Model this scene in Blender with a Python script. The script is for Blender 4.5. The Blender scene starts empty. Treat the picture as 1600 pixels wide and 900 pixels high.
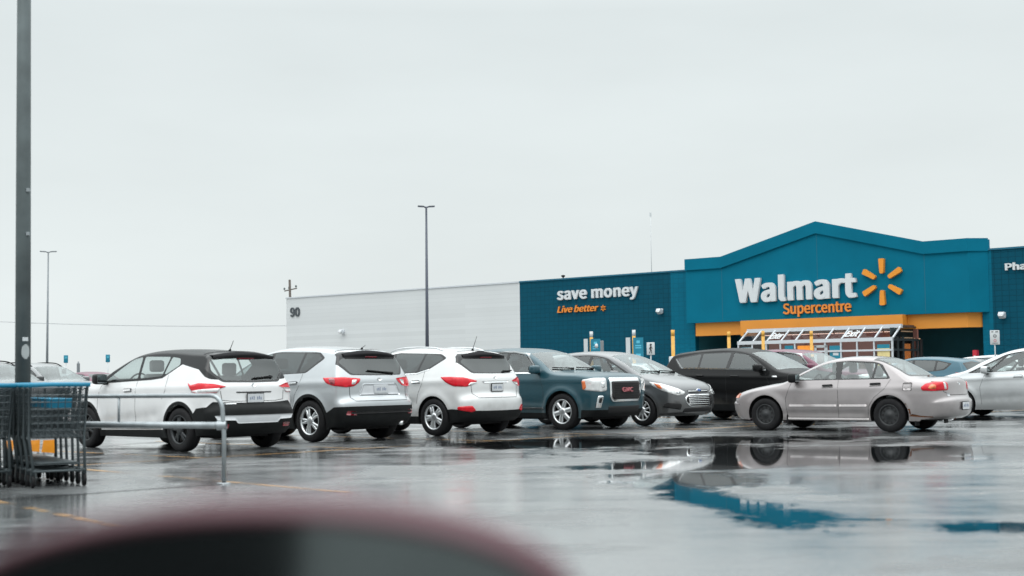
import bpy, bmesh, math, random
import numpy as np
from mathutils import Vector, Matrix
from mathutils.bvhtree import BVHTree
from mathutils.geometry import delaunay_2d_cdt
R = math.radians
random.seed(7)
SC = bpy.context.scene
COL = SC.collection

# ------------------------------------------------------------------ camera
CAM_H = 1.10
FPX = 2222.0                      # focal length in pixels of a 1600 px wide frame (50 mm)
PITCH = math.atan(136.8 / FPX)
ROLL = 0.0124
_r0, _u0, _f0 = np.array([1., 0, 0]), np.array([0, -math.sin(PITCH), math.cos(PITCH)]), np.array([0, math.cos(PITCH), math.sin(PITCH)])
CR = _r0 * math.cos(ROLL) - _u0 * math.sin(ROLL)
CU = _u0 * math.cos(ROLL) + _r0 * math.sin(ROLL)
CF = _f0
cam_d = bpy.data.cameras.new('camera')
cam = bpy.data.objects.new('camera', cam_d); COL.objects.link(cam)
cam.matrix_world = Matrix(((CR[0], CU[0], -CF[0], 0), (CR[1], CU[1], -CF[1], 0), (CR[2], CU[2], -CF[2], CAM_H), (0, 0, 0, 1)))
cam_d.sensor_width = 36; cam_d.lens = 36 * FPX / 1600
cam_d.clip_start = 0.05; cam_d.clip_end = 4000
cam_d.dof.use_dof = True; cam_d.dof.focus_distance = 38.0; cam_d.dof.aperture_fstop = 1.9
SC.camera = cam

# ------------------------------------------------------------------ sky, sun, exposure
W = bpy.data.worlds.new('World'); SC.world = W; W.use_nodes = True
nt = W.node_tree; nt.nodes.clear()
def N(t, kind, **kw):
    n = t.nodes.new(kind)
    for k, v in kw.items():
        if k.startswith('i_'):
            key = k[2:]
            n.inputs[int(key) if key.isdigit() else key.replace('_', ' ')].default_value = v
        else: setattr(n, k, v)
    return n
out = N(nt, 'ShaderNodeOutputWorld'); bg = N(nt, 'ShaderNodeBackground')
sky = N(nt, 'ShaderNodeTexSky', sky_type='NISHITA')
SUN_EL, SUN_AZ = 62, 200
sky.sun_disc = False; sky.sun_elevation = R(SUN_EL); sky.sun_rotation = R(SUN_AZ); sky.dust_density = 4
tc = N(nt, 'ShaderNodeTexCoord'); sep = N(nt, 'ShaderNodeSeparateXYZ')
nt.links.new(tc.outputs['Generated'], sep.inputs[0])
mx = N(nt, 'ShaderNodeMath', operation='MAXIMUM', i_1=0.0); nt.links.new(sep.outputs['Z'], mx.inputs[0])
# overcast deck: brighter overhead than at the horizon, faint cloud texture
ramp = N(nt, 'ShaderNodeValToRGB')
els = ramp.color_ramp.elements
els[0].position = 0.0; els[0].color = (.825, .88, .88, 1)
els[1].position = 1.0; els[1].color = (3.05, 3.2, 3.22, 1)
e = els.new(.09); e.color = (.81, .872, .872, 1)
e = els.new(.25); e.color = (.775, .84, .845, 1)
e = els.new(.42); e.color = (1.4, 1.5, 1.51, 1)
e = els.new(.70); e.color = (2.5, 2.62, 2.64, 1)
nt.links.new(mx.outputs[0], ramp.inputs[0])
noi = N(nt, 'ShaderNodeTexNoise', i_Scale=2.6, i_Detail=5.0, i_Roughness=.5)
mp = N(nt, 'ShaderNodeMapping'); mp.inputs['Scale'].default_value = (1, 1, 3.5)
nt.links.new(tc.outputs['Generated'], mp.inputs[0]); nt.links.new(mp.outputs[0], noi.inputs['Vector'])
mr = N(nt, 'ShaderNodeMapRange', i_1=.25, i_2=.75, i_3=.93, i_4=1.05)
nt.links.new(noi.outputs['Fac'], mr.inputs[0])
vm = N(nt, 'ShaderNodeVectorMath', operation='SCALE'); nt.links.new(ramp.outputs[0], vm.inputs[0]); nt.links.new(mr.outputs[0], vm.inputs['Scale'])
vs = N(nt, 'ShaderNodeVectorMath', operation='SCALE'); vs.inputs['Scale'].default_value = 10.0   # x background strength 0.1
nt.links.new(vm.outputs[0], vs.inputs[0])
mix = N(nt, 'ShaderNodeMix', data_type='RGBA'); mix.inputs[0].default_value = 0.96
nt.links.new(sky.outputs[0], mix.inputs[6]); nt.links.new(vs.outputs[0], mix.inputs[7])
nt.links.new(mix.outputs[2], bg.inputs[0]); bg.inputs[1].default_value = 0.1
nt.links.new(bg.outputs[0], out.inputs[0])
sd = bpy.data.lights.new('sun', 'SUN'); sd.energy = 0.6; sd.angle = R(40); sd.color = (1, .97, .93)
so = bpy.data.objects.new('sun', sd); COL.objects.link(so)
so.rotation_euler = (R(90 - SUN_EL), 0, R(180 - SUN_AZ) )
SC.view_settings.view_transform = 'Standard'; SC.view_settings.look = 'None'
SC.view_settings.exposure = 0.0; SC.view_settings.gamma = 1.0; SC.view_settings.use_curve_mapping = False
SC.cycles.max_bounces = 10; SC.cycles.transparent_max_bounces = 24; SC.cycles.use_denoising = True
SC.cycles.sample_clamp_indirect = 6

# ------------------------------------------------------------------ pixel rays -> places
PHI = R(41)
cP, sP = math.cos(PHI), math.sin(PHI)
CAMP = np.array([0, 0, CAM_H])
def ray(x, y): return CF * FPX + CR * (x - 800) - CU * (y - 450)
def G(x, y, z=0.0):
    d = ray(x, y); return CAMP + d * ((z - CAM_H) / d[2])
def D(x, y, Y):
    d = ray(x, y); return CAMP + d * (Y / d[1])
def F(x, y, V):                   # point on the facade-parallel plane v = V, as (u, v, z)
    d = ray(x, y); k = V / (d[0] * sP + d[1] * cP); p = d * k
    return np.array([p[0] * cP - p[1] * sP, V, p[2] + CAM_H])
def UV(u, v, z=0.0): return Vector((u * cP + v * sP, -u * sP + v * cP, z))
LOT_ROT = -PHI

# ------------------------------------------------------------------ object helpers
def link(o, parent=None):
    COL.objects.link(o)
    if parent is not None: o.parent = parent
    return o
def tag(o, label=None, cat=None, group=None, kind=None):
    for k, v in (('label', label), ('category', cat), ('group', group), ('kind', kind)):
        if v: o[k] = v
    return o
def empty(name, loc=(0, 0, 0), rz=0.0, label=None, cat=None, group=None):
    o = bpy.data.objects.new(name, None); link(o); o.location = loc; o.rotation_euler = (0, 0, rz); o.empty_display_size = .2
    return tag(o, label, cat, group)
def mesh_obj(name, verts, faces, mat, parent=None, smooth=False, mats=None, midx=None):
    me = bpy.data.meshes.new(name)
    me.from_pydata([tuple(v) for v in verts], [], [tuple(int(i) for i in f) for f in faces])
    for m in (mats or [mat]): me.materials.append(m)
    if midx is not None: me.polygons.foreach_set('material_index', np.asarray(midx, dtype=np.int32))
    if smooth: me.polygons.foreach_set('use_smooth', np.ones(len(me.polygons), dtype=bool))
    me.update()
    return link(bpy.data.objects.new(name, me), parent)
def copy_tree(o, parent=None):
    c = o.copy(); COL.objects.link(c); c.parent = parent
    for ch in list(o.children): copy_tree(ch, c)
    return c

class MB:
    """collects boxes, tubes, prisms and lathes into one mesh"""
    def __init__(s): s.v, s.f, s.sm = [], [], []
    def add(s, vs, fs, smooth=False):
        b = len(s.v); s.v += [tuple(v) for v in vs]; s.f += [tuple(i + b for i in f) for f in fs]; s.sm += [smooth] * len(fs); return s
    def box(s, x0, x1, y0, y1, z0, z1):
        v = [(x, y, z) for z in (z0, z1) for y in (y0, y1) for x in (x0, x1)]
        return s.add(v, [(0, 2, 3, 1), (4, 5, 7, 6), (0, 1, 5, 4), (1, 3, 7, 5), (3, 2, 6, 7), (2, 0, 4, 6)])
    def obox(s, c, ax, ay, az, hx, hy, hz):
        c, ax, ay, az = map(np.array, (c, ax, ay, az))
        v = [c + ax * hx * i + ay * hy * j + az * hz * k for k in (-1, 1) for j in (-1, 1) for i in (-1, 1)]
        return s.add(v, [(0, 2, 3, 1), (4, 5, 7, 6), (0, 1, 5, 4), (1, 3, 7, 5), (3, 2, 6, 7), (2, 0, 4, 6)])
    def bbox(s, x0, x1, y0, y1, z0, z1, b=.02, seg=2):   # bevelled box
        bm = bmesh.new(); bmesh.ops.create_cube(bm, size=1)
        for v in bm.verts: v.co = Vector(((x0 + x1) / 2 + v.co.x * (x1 - x0), (y0 + y1) / 2 + v.co.y * (y1 - y0), (z0 + z1) / 2 + v.co.z * (z1 - z0)))
        bmesh.ops.bevel(bm, geom=list(bm.edges), offset=b, segments=seg, profile=.5, affect='EDGES')
        bm.verts.index_update()
        s.add([tuple(v.co) for v in bm.verts], [tuple(v.index for v in f.verts) for f in bm.faces], True); bm.free(); return s
    def tube(s, pts, r, n=8, cap=True):
        pts = [np.array(p, float) for p in pts]; rs = r if isinstance(r, (list, tuple)) else [r] * len(pts)
        vs, fs = [], []; prev = None
        for i, p in enumerate(pts):
            t = pts[min(i + 1, len(pts) - 1)] - pts[max(i - 1, 0)]; t = t / (np.linalg.norm(t) + 1e-12)
            a = np.array([0, 0, 1.]) if abs(t[2]) < .9 else np.array([1., 0, 0])
            if prev is not None: a = prev
            e1 = a - t * a.dot(t); e1 /= np.linalg.norm(e1); e2 = np.cross(t, e1); prev = e1
            for k in range(n):
                w = 2 * math.pi * k / n; vs.append(p + rs[i] * (math.cos(w) * e1 + math.sin(w) * e2))
        for i in range(len(pts) - 1):
            for k in range(n): fs.append((i * n + k, i * n + (k + 1) % n, (i + 1) * n + (k + 1) % n, (i + 1) * n + k))
        if cap:
            fs.append(tuple(range(n))[::-1]); fs.append(tuple((len(pts) - 1) * n + k for k in range(n)))
        return s.add(vs, fs, True)
    def cyl(s, a, b, r, n=12): return s.tube([a, b], r, n)
    def lathe(s, prof, n=24, axis='z', c=(0, 0, 0)):     # prof: (radius, height)
        vs, fs = [], []
        for (r, h) in prof:
            for k in range(n):
                w = 2 * math.pi * k / n; a, b = r * math.cos(w), r * math.sin(w)
                vs.append({'z': (c[0] + a, c[1] + b, c[2] + h), 'y': (c[0] + a, c[1] + h, c[2] + b), 'x': (c[0] + h, c[1] + a, c[2] + b)}[axis])
        for i in range(len(prof) - 1):
            for k in range(n): fs.append((i * n + k, i * n + (k + 1) % n, (i + 1) * n + (k + 1) % n, (i + 1) * n + k))
        return s.add(vs, fs, True)
    def prism(s, poly, axis, a, b):                      # extrude a 2D polygon between a and b along an axis
        f = {'x': lambda p, t: (t, p[0], p[1]), 'y': lambda p, t: (p[0], t, p[1]), 'z': lambda p, t: (p[0], p[1], t)}[axis]
        n = len(poly); v = [f(p, a) for p in poly] + [f(p, b) for p in poly]
        return s.add(v, [tuple(range(n))[::-1], tuple(range(n, 2 * n))] + [(i, (i + 1) % n, n + (i + 1) % n, n + i) for i in range(n)])
    def build(s, name, mat, parent=None, label=None):
        me = bpy.data.meshes.new(name); me.from_pydata(s.v, [], s.f); me.materials.append(mat)
        bm = bmesh.new(); bm.from_mesh(me); bmesh.ops.recalc_face_normals(bm, faces=bm.faces); bm.to_mesh(me); bm.free()
        me.polygons.foreach_set('use_smooth', s.sm); me.update()
        o = link(bpy.data.objects.new(name, me), parent)
        if label: o['label'] = label
        return o

# ------------------------------------------------------------------ materials
def newmat(name):
    m = bpy.data.materials.new(name); m.use_nodes = True; t = m.node_tree; t.nodes.clear()
    o = N(t, 'ShaderNodeOutputMaterial'); return m, t, o
def pbr(name, col, rough=.5, metal=0.0, coat=0.0, spec=.5, emis=None, es=0.0, vary=.06, vscale=6.0, bump=0.0, bscale=40.0):
    m, t, o = newmat(name); b = N(t, 'ShaderNodeBsdfPrincipled')
    b.inputs['Roughness'].default_value = rough; b.inputs['Metallic'].default_value = metal
    b.inputs['Coat Weight'].default_value = coat; b.inputs['Coat Roughness'].default_value = .04; b.inputs['Specular IOR Level'].default_value = spec
    tcn = N(t, 'ShaderNodeTexCoord')
    if vary:
        n = N(t, 'ShaderNodeTexNoise', i_Scale=vscale, i_Detail=4.0); t.links.new(tcn.outputs['Object'], n.inputs['Vector'])
        r = N(t, 'ShaderNodeMapRange', i_1=.3, i_2=.7, i_3=1 - vary, i_4=1 + vary); t.links.new(n.outputs['Fac'], r.inputs[0])
        v = N(t, 'ShaderNodeVectorMath', operation='SCALE'); v.inputs[0].default_value = col[:3]; t.links.new(r.outputs[0], v.inputs['Scale'])
        t.links.new(v.outputs[0], b.inputs['Base Color'])
    else: b.inputs['Base Color'].default_value = (*col[:3], 1)
    if bump:
        n2 = N(t, 'ShaderNodeTexNoise', i_Scale=bscale, i_Detail=3.0); t.links.new(tcn.outputs['Object'], n2.inputs['Vector'])
        bp = N(t, 'ShaderNodeBump', i_Strength=bump, i_Distance=.02); t.links.new(n2.outputs['Fac'], bp.inputs['Height']); t.links.new(bp.outputs[0], b.inputs['Normal'])
    if emis: b.inputs['Emission Color'].default_value = (*emis, 1); b.inputs['Emission Strength'].default_value = es
    t.links.new(b.outputs[0], o.inputs[0]); return m
def paint(name, col, metal=0.0, rough=.35, coat=1.0, spec=.5):
    """wet car paint: flake layer, clear coat with faint wetness, dark liner on the inner side of the shell"""
    m, t, o = newmat(name); b = N(t, 'ShaderNodeBsdfPrincipled'); tcn = N(t, 'ShaderNodeTexCoord')
    n = N(t, 'ShaderNodeTexNoise', i_Scale=3.0, i_Detail=5.0); t.links.new(tcn.outputs['Object'], n.inputs['Vector'])
    r = N(t, 'ShaderNodeMapRange', i_1=.3, i_2=.7, i_3=.95, i_4=1.03); t.links.new(n.outputs['Fac'], r.inputs[0])
    # road film towards the sills: grime with a shape of its own
    sp = N(t, 'ShaderNodeSeparateXYZ'); t.links.new(tcn.outputs['Object'], sp.inputs[0])
    gn = N(t, 'ShaderNodeTexNoise', i_Scale=5.0, i_Detail=6.0); t.links.new(tcn.outputs['Object'], gn.inputs['Vector'])
    ga = N(t, 'ShaderNodeMath', operation='MULTIPLY_ADD', i_1=.5); t.links.new(gn.outputs['Fac'], ga.inputs[0]); t.links.new(sp.outputs['Z'], ga.inputs[2])
    gr = N(t, 'ShaderNodeMapRange', i_1=.55, i_2=.85, i_3=.32, i_4=0.0); t.links.new(ga.outputs[0], gr.inputs[0])
    v = N(t, 'ShaderNodeVectorMath', operation='SCALE'); v.inputs[0].default_value = col; t.links.new(r.outputs[0], v.inputs['Scale'])
    mg = N(t, 'ShaderNodeMix', data_type='RGBA'); t.links.new(gr.outputs[0], mg.inputs[0]); t.links.new(v.outputs[0], mg.inputs[6]); mg.inputs[7].default_value = (.12, .115, .105, 1)
    t.links.new(mg.outputs[2], b.inputs['Base Color'])
    b.inputs['Metallic'].default_value = metal; b.inputs['Roughness'].default_value = rough; b.inputs['Specular IOR Level'].default_value = spec
    b.inputs['Coat Weight'].default_value = coat; b.inputs['Coat Roughness'].default_value = .05
    dn = N(t, 'ShaderNodeTexVoronoi', i_Scale=90.0); t.links.new(tcn.outputs['Object'], dn.inputs['Vector'])
    dr = N(t, 'ShaderNodeMapRange', i_1=.12, i_2=.3, i_3=1.0, i_4=0.0); t.links.new(dn.outputs['Distance'], dr.inputs[0])
    bp = N(t, 'ShaderNodeBump', i_Strength=.03, i_Distance=.003); t.links.new(dr.outputs[0], bp.inputs['Height']); t.links.new(bp.outputs[0], b.inputs['Coat Normal'])
    li = N(t, 'ShaderNodeBsdfDiffuse'); li.inputs[0].default_value = (.035, .035, .037, 1)
    ge = N(t, 'ShaderNodeNewGeometry'); ms = N(t, 'ShaderNodeMixShader')
    t.links.new(ge.outputs['Backfacing'], ms.inputs[0]); t.links.new(b.outputs[0], ms.inputs[1]); t.links.new(li.outputs[0], ms.inputs[2])
    t.links.new(ms.outputs[0], o.inputs[0]); return m
def glass(name, tint, rough=.02, refl=1.25):
    m, t, o = newmat(name)
    tr = N(t, 'ShaderNodeBsdfTransparent'); tr.inputs[0].default_value = (*tint, 1)
    gl = N(t, 'ShaderNodeBsdfGlossy'); gl.inputs['Roughness'].default_value = rough; gl.inputs[0].default_value = (.95, 1, 1, 1)
    ge = N(t, 'ShaderNodeNewGeometry'); dt = N(t, 'ShaderNodeVectorMath', operation='DOT_PRODUCT'); t.links.new(ge.outputs['Normal'], dt.inputs[0]); t.links.new(ge.outputs['Incoming'], dt.inputs[1])
    ab = N(t, 'ShaderNodeMath', operation='ABSOLUTE'); t.links.new(dt.outputs['Value'], ab.inputs[0])
    iv = N(t, 'ShaderNodeMath', operation='SUBTRACT', i_0=1.0, use_clamp=True); t.links.new(ab.outputs[0], iv.inputs[1])
    pw = N(t, 'ShaderNodeMath', operation='POWER', i_1=5.0); t.links.new(iv.outputs[0], pw.inputs[0])
    fr = N(t, 'ShaderNodeMath', operation='MULTIPLY_ADD', i_1=.92, i_2=.075); t.links.new(pw.outputs[0], fr.inputs[0])
    tcn = N(t, 'ShaderNodeTexCoord'); dn = N(t, 'ShaderNodeTexVoronoi', i_Scale=70.0); t.links.new(tcn.outputs['Object'], dn.inputs['Vector'])
    dr = N(t, 'ShaderNodeMapRange', i_1=.1, i_2=.3, i_3=1.0, i_4=0.0); t.links.new(dn.outputs['Distance'], dr.inputs[0])
    bp = N(t, 'ShaderNodeBump', i_Strength=.02, i_Distance=.003); t.links.new(dr.outputs[0], bp.inputs['Height']); t.links.new(bp.outputs[0], gl.inputs['Normal'])
    mu = N(t, 'ShaderNodeMath', operation='MULTIPLY', i_1=refl, use_clamp=True); t.links.new(fr.outputs[0], mu.inputs[0])
    ms = N(t, 'ShaderNodeMixShader'); t.links.new(mu.outputs[0], ms.inputs[0]); t.links.new(tr.outputs[0], ms.inputs[1]); t.links.new(gl.outputs[0], ms.inputs[2])
    t.links.new(ms.outputs[0], o.inputs[0]); return m
M = {}
M['plastic'] = pbr('black_plastic', (.009, .010, .0105), .55, spec=.15, vary=.2)
M['rubber'] = pbr('tyre_rubber', (.010, .010, .011), .65, spec=.2, vary=.25, vscale=12)
M['under'] = pbr('underbody', (.008, .008, .009), .9, vary=.2)
M['trim'] = pbr('gloss_trim', (.008, .009, .01), .15, vary=0)
M['seam'] = pbr('panel_gap', (.01, .01, .011), .8, vary=0)
M['chrome'] = pbr('chrome', (.78, .8, .81), .12, 1.0, vary=0)
M['mirror'] = pbr('car_mirror_glass', (.22, .25, .26), .05, 1.0, vary=0)
M['alloy'] = pbr('alloy_rim', (.60, .62, .63), .28, .9, vary=.08)
M['darkrim'] = pbr('dark_rim', (.03, .033, .036), .35, .5, vary=.1)
M['steel'] = pbr('steel_rim', (.03, .032, .034), .5, .3, vary=.15)
M['disc'] = pbr('brake_disc', (.035, .034, .033), .55, .5, vary=.2)
M['red'] = pbr('red_lens', (.50, .004, .014), .18, coat=.25, spec=.3, emis=(.8, .01, .03), es=.05, vary=.12, vscale=20)
M['darkred'] = pbr('dark_red_lens', (.22, .008, .018), .12, coat=1, vary=.1, vscale=20)
M['amber'] = pbr('amber_lens', (.62, .13, .02), .15, coat=1, vary=.1)
M['clear'] = pbr('clear_lens', (.62, .63, .63), .1, .2, coat=1, vary=.15, vscale=18)
M['reflector'] = pbr('lamp_bowl', (.75, .77, .78), .15, .9, vary=.1)
M['plate'] = pbr('plate_white', (.52, .54, .56), .4, vary=.05)
M['platemark'] = pbr('plate_marks', (.16, .2, .3), .5, vary=0)
M['fabric'] = pbr('seat_fabric', (.045, .047, .05), .9, vary=.15)
M['greyfabric'] = pbr('grey_seat_fabric', (.22, .22, .22), .9, vary=.15)
M['glass'] = glass('clear_glass', (.80, .86, .85))
M['tintglass'] = glass('tinted_glass', (.34, .39, .39))
M['dark_glass'] = glass('privacy_glass', (.05, .06, .063))
M['glossblack'] = paint('gloss_black_roof', (.008, .009, .01), rough=.5, coat=.3, spec=.1)

# ------------------------------------------------------------------ 2D helpers
def in_poly(P, poly):
    P = np.asarray(P, float); poly = np.asarray(poly, float)
    x, y = P[:, 0], P[:, 1]; c = np.zeros(len(P), bool); n = len(poly)
    for i in range(n):
        x1, y1 = poly[i]; x2, y2 = poly[i - 1]
        if y1 == y2: continue
        c ^= ((y1 > y) != (y2 > y)) & (x < (x2 - x1) * (y - y1) / (y2 - y1) + x1)
    return c
def seg_dist(P, poly, closed=True):
    P = np.asarray(P, float); poly = np.asarray(poly, float); best = np.full(len(P), 1e9); n = len(poly)
    for i in range(n if closed else n - 1):
        a, b = poly[i], poly[(i + 1) % n]; ab = b - a; L = ab.dot(ab) + 1e-15
        t = np.clip(((P - a) @ ab) / L, 0, 1); d = np.hypot(*(P - (a + t[:, None] * ab)).T); best = np.minimum(best, d)
    return best
def round_poly(poly, r, seg=4):
    out = []; n = len(poly)
    for i in range(n):
        p0, p, p1 = (np.array(poly[j % n], float) for j in (i - 1, i, i + 1))
        a, b = p0 - p, p1 - p; la, lb = np.linalg.norm(a), np.linalg.norm(b)
        rr = min(r, la * .45, lb * .45); A, B = p + a / la * rr, p + b / lb * rr
        for k in range(seg + 1):
            t = k / seg; out.append((1 - t) ** 2 * A + 2 * t * (1 - t) * p + t * t * B)
    return np.array(out)
def resample(poly, step, closed=True):
    poly = np.asarray(poly, float); P = np.vstack([poly, poly[:1]]) if closed else poly
    out = []
    for a, b in zip(P[:-1], P[1:]):
        n = max(1, int(round(np.linalg.norm(b - a) / step)))
        for k in range(n): out.append(a + (b - a) * k / n)
    if not closed: out.append(P[-1])
    return np.array(out)
def ccw(P):
    P = np.asarray(P, float); x, y = P[:, 0], P[:, 1]
    return P if (x * np.roll(y, -1) - np.roll(x, -1) * y).sum() > 0 else P[::-1].copy()
def fill2d(poly, step):
    """triangulate a polygon with inner points; returns verts, tris, boundary loop"""
    B = ccw(resample(poly, step)); lo, hi = B.min(0), B.max(0)
    gx, gy = np.meshgrid(np.arange(lo[0] + step / 2, hi[0], step), np.arange(lo[1] + step / 2, hi[1], step))
    Pn = np.c_[gx.ravel(), gy.ravel()]
    if len(Pn): Pn = Pn[in_poly(Pn, B) & (seg_dist(Pn, B) > step * .45)]
    P = np.vstack([B, Pn]) if len(Pn) else B
    r = delaunay_2d_cdt([Vector(p) for p in P], [], [list(range(len(B)))], 1, 1e-6)
    V = np.array([tuple(v) for v in r[0]])
    used = {}
    for e in ((f[i], f[(i + 1) % len(f)]) for f in r[2] for i in range(len(f))):
        k = (min(e), max(e)); used.setdefault(k, []).append(e)
    bound = [v[0] for v in used.values() if len(v) == 1]
    return V, [tuple(f) for f in r[2]], bound

# ------------------------------------------------------------------ writing
try:
    import os
    FONT = bpy.data.fonts.load(os.path.join(bpy.utils.system_resource('DATAFILES'), 'fonts', 'Noto Sans CJK Regular.woff2'))
except Exception: FONT = None
def text_mesh(body, bold=.0, depth=.05, shear=0.0, spacing=1.0):
    cu = bpy.data.curves.new('t', 'FONT'); cu.body = body; cu.size = 1
    if FONT: cu.font = FONT
    cu.offset = bold; cu.extrude = depth; cu.shear = shear; cu.space_character = spacing; cu.resolution_u = 6
    o = bpy.data.objects.new('t', cu); COL.objects.link(o)
    bpy.context.view_layer.update(); dg = bpy.context.evaluated_depsgraph_get()
    me = bpy.data.meshes.new_from_object(o.evaluated_get(dg)); COL.objects.unlink(o); bpy.data.objects.remove(o)
    V = np.zeros(len(me.vertices) * 3); me.vertices.foreach_get('co', V); return me, V.reshape(-1, 3)
def lettering(name, body, mat, origin, ax, up, width, height, parent=None, bold=0.0, depth=.06, shear=0.0, spacing=1.0):
    """text whose bounding box starts at origin and spans width along ax, height along up; raised by depth along ax x up.
    Heavier weight: the same glyphs laid a little to each side, each a few millimetres deeper"""
    me, V = text_mesh(body, 0.006, .05, shear, spacing)
    faces = [tuple(p.vertices) for p in me.polygons]; bpy.data.meshes.remove(me); n = len(V); allV, allF = [], []
    offs = [(0, 0)] if not bold else [(0, 0), (-bold, bold * .3), (bold, -bold * .3), (-bold * .5, -bold * .35), (bold * .5, bold * .35)]
    for i, (dx, dz) in enumerate(offs): allV.append(V + np.array([dx, dz, 0])); allF += [tuple(v + i * n for v in f) for f in faces]
    A = np.vstack(allV); lo, hi = A.min(0), A.max(0)
    ax, up = np.array(ax, float), np.array(up, float); nn = np.cross(ax, up); o = np.array(origin, float)
    T = (A - lo) / (hi - lo); lay = np.repeat(np.arange(len(offs)), n)[:, None]
    X = o + T[:, :1] * width * ax + T[:, 1:2] * height * up + (T[:, 2:] * depth - lay * .003 * (T[:, 2:] > .5)) * nn
    return mesh_obj(name, X, allF, mat, parent)
# ------------------------------------------------------------------ cars
def gauss(a, sig):
    """gaussian smoothing along axis 0 with held ends"""
    if sig < .3: return a
    n = int(3 * sig) + 1; k = np.exp(-.5 * (np.arange(-n, n + 1) / sig) ** 2); k /= k.sum()
    A = np.atleast_2d(a.T).T; P = np.vstack([np.repeat(A[:1], n, 0), A, np.repeat(A[-1:], n, 0)])
    return np.stack([np.convolve(P[:, j], k, 'valid') for j in range(A.shape[1])], 1)
def spline(pts, step):
    """centripetal Catmull-Rom through (x, z, r) points, resampled evenly; returns samples and arc position of each control point"""
    P = np.array([p[:3] for p in pts], float); n = len(P)
    E = np.vstack([2 * P[0] - P[1], P, 2 * P[-1] - P[-2]]); out, mark = [], []
    for i in range(1, n):
        p0, p1, p2, p3 = E[i - 1], E[i], E[i + 1], E[i + 2]
        t0 = 0; t1 = t0 + np.linalg.norm((p1 - p0)[:2]) ** .5; t2 = t1 + np.linalg.norm((p2 - p1)[:2]) ** .5; t3 = t2 + np.linalg.norm((p3 - p2)[:2]) ** .5
        mark.append(len(out))
        for t in np.linspace(t1, t2, 40, endpoint=False):
            A1 = (t1 - t) / (t1 - t0) * p0 + (t - t0) / (t1 - t0) * p1; A2 = (t2 - t) / (t2 - t1) * p1 + (t - t1) / (t2 - t1) * p2; A3 = (t3 - t) / (t3 - t2) * p2 + (t - t2) / (t3 - t2) * p3
            B1 = (t2 - t) / (t2 - t0) * A1 + (t - t0) / (t2 - t0) * A2; B2 = (t3 - t) / (t3 - t1) * A2 + (t - t1) / (t3 - t1) * A3
            out.append((t2 - t) / (t2 - t1) * B1 + (t - t1) / (t2 - t1) * B2)
    mark.append(len(out)); out.append(P[-1]); out = np.array(out)
    out[:, 2] = np.interp(np.arange(len(out)), mark, P[:, 2])
    s = np.r_[0, np.cumsum(np.hypot(*np.diff(out[:, :2], axis=0).T))]
    m = int(s[-1] / step) + 1; u = np.linspace(0, s[-1], m)
    S = np.stack([np.interp(u, s, out[:, j]) for j in range(3)], 1)
    return S, u, s[mark]

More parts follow.
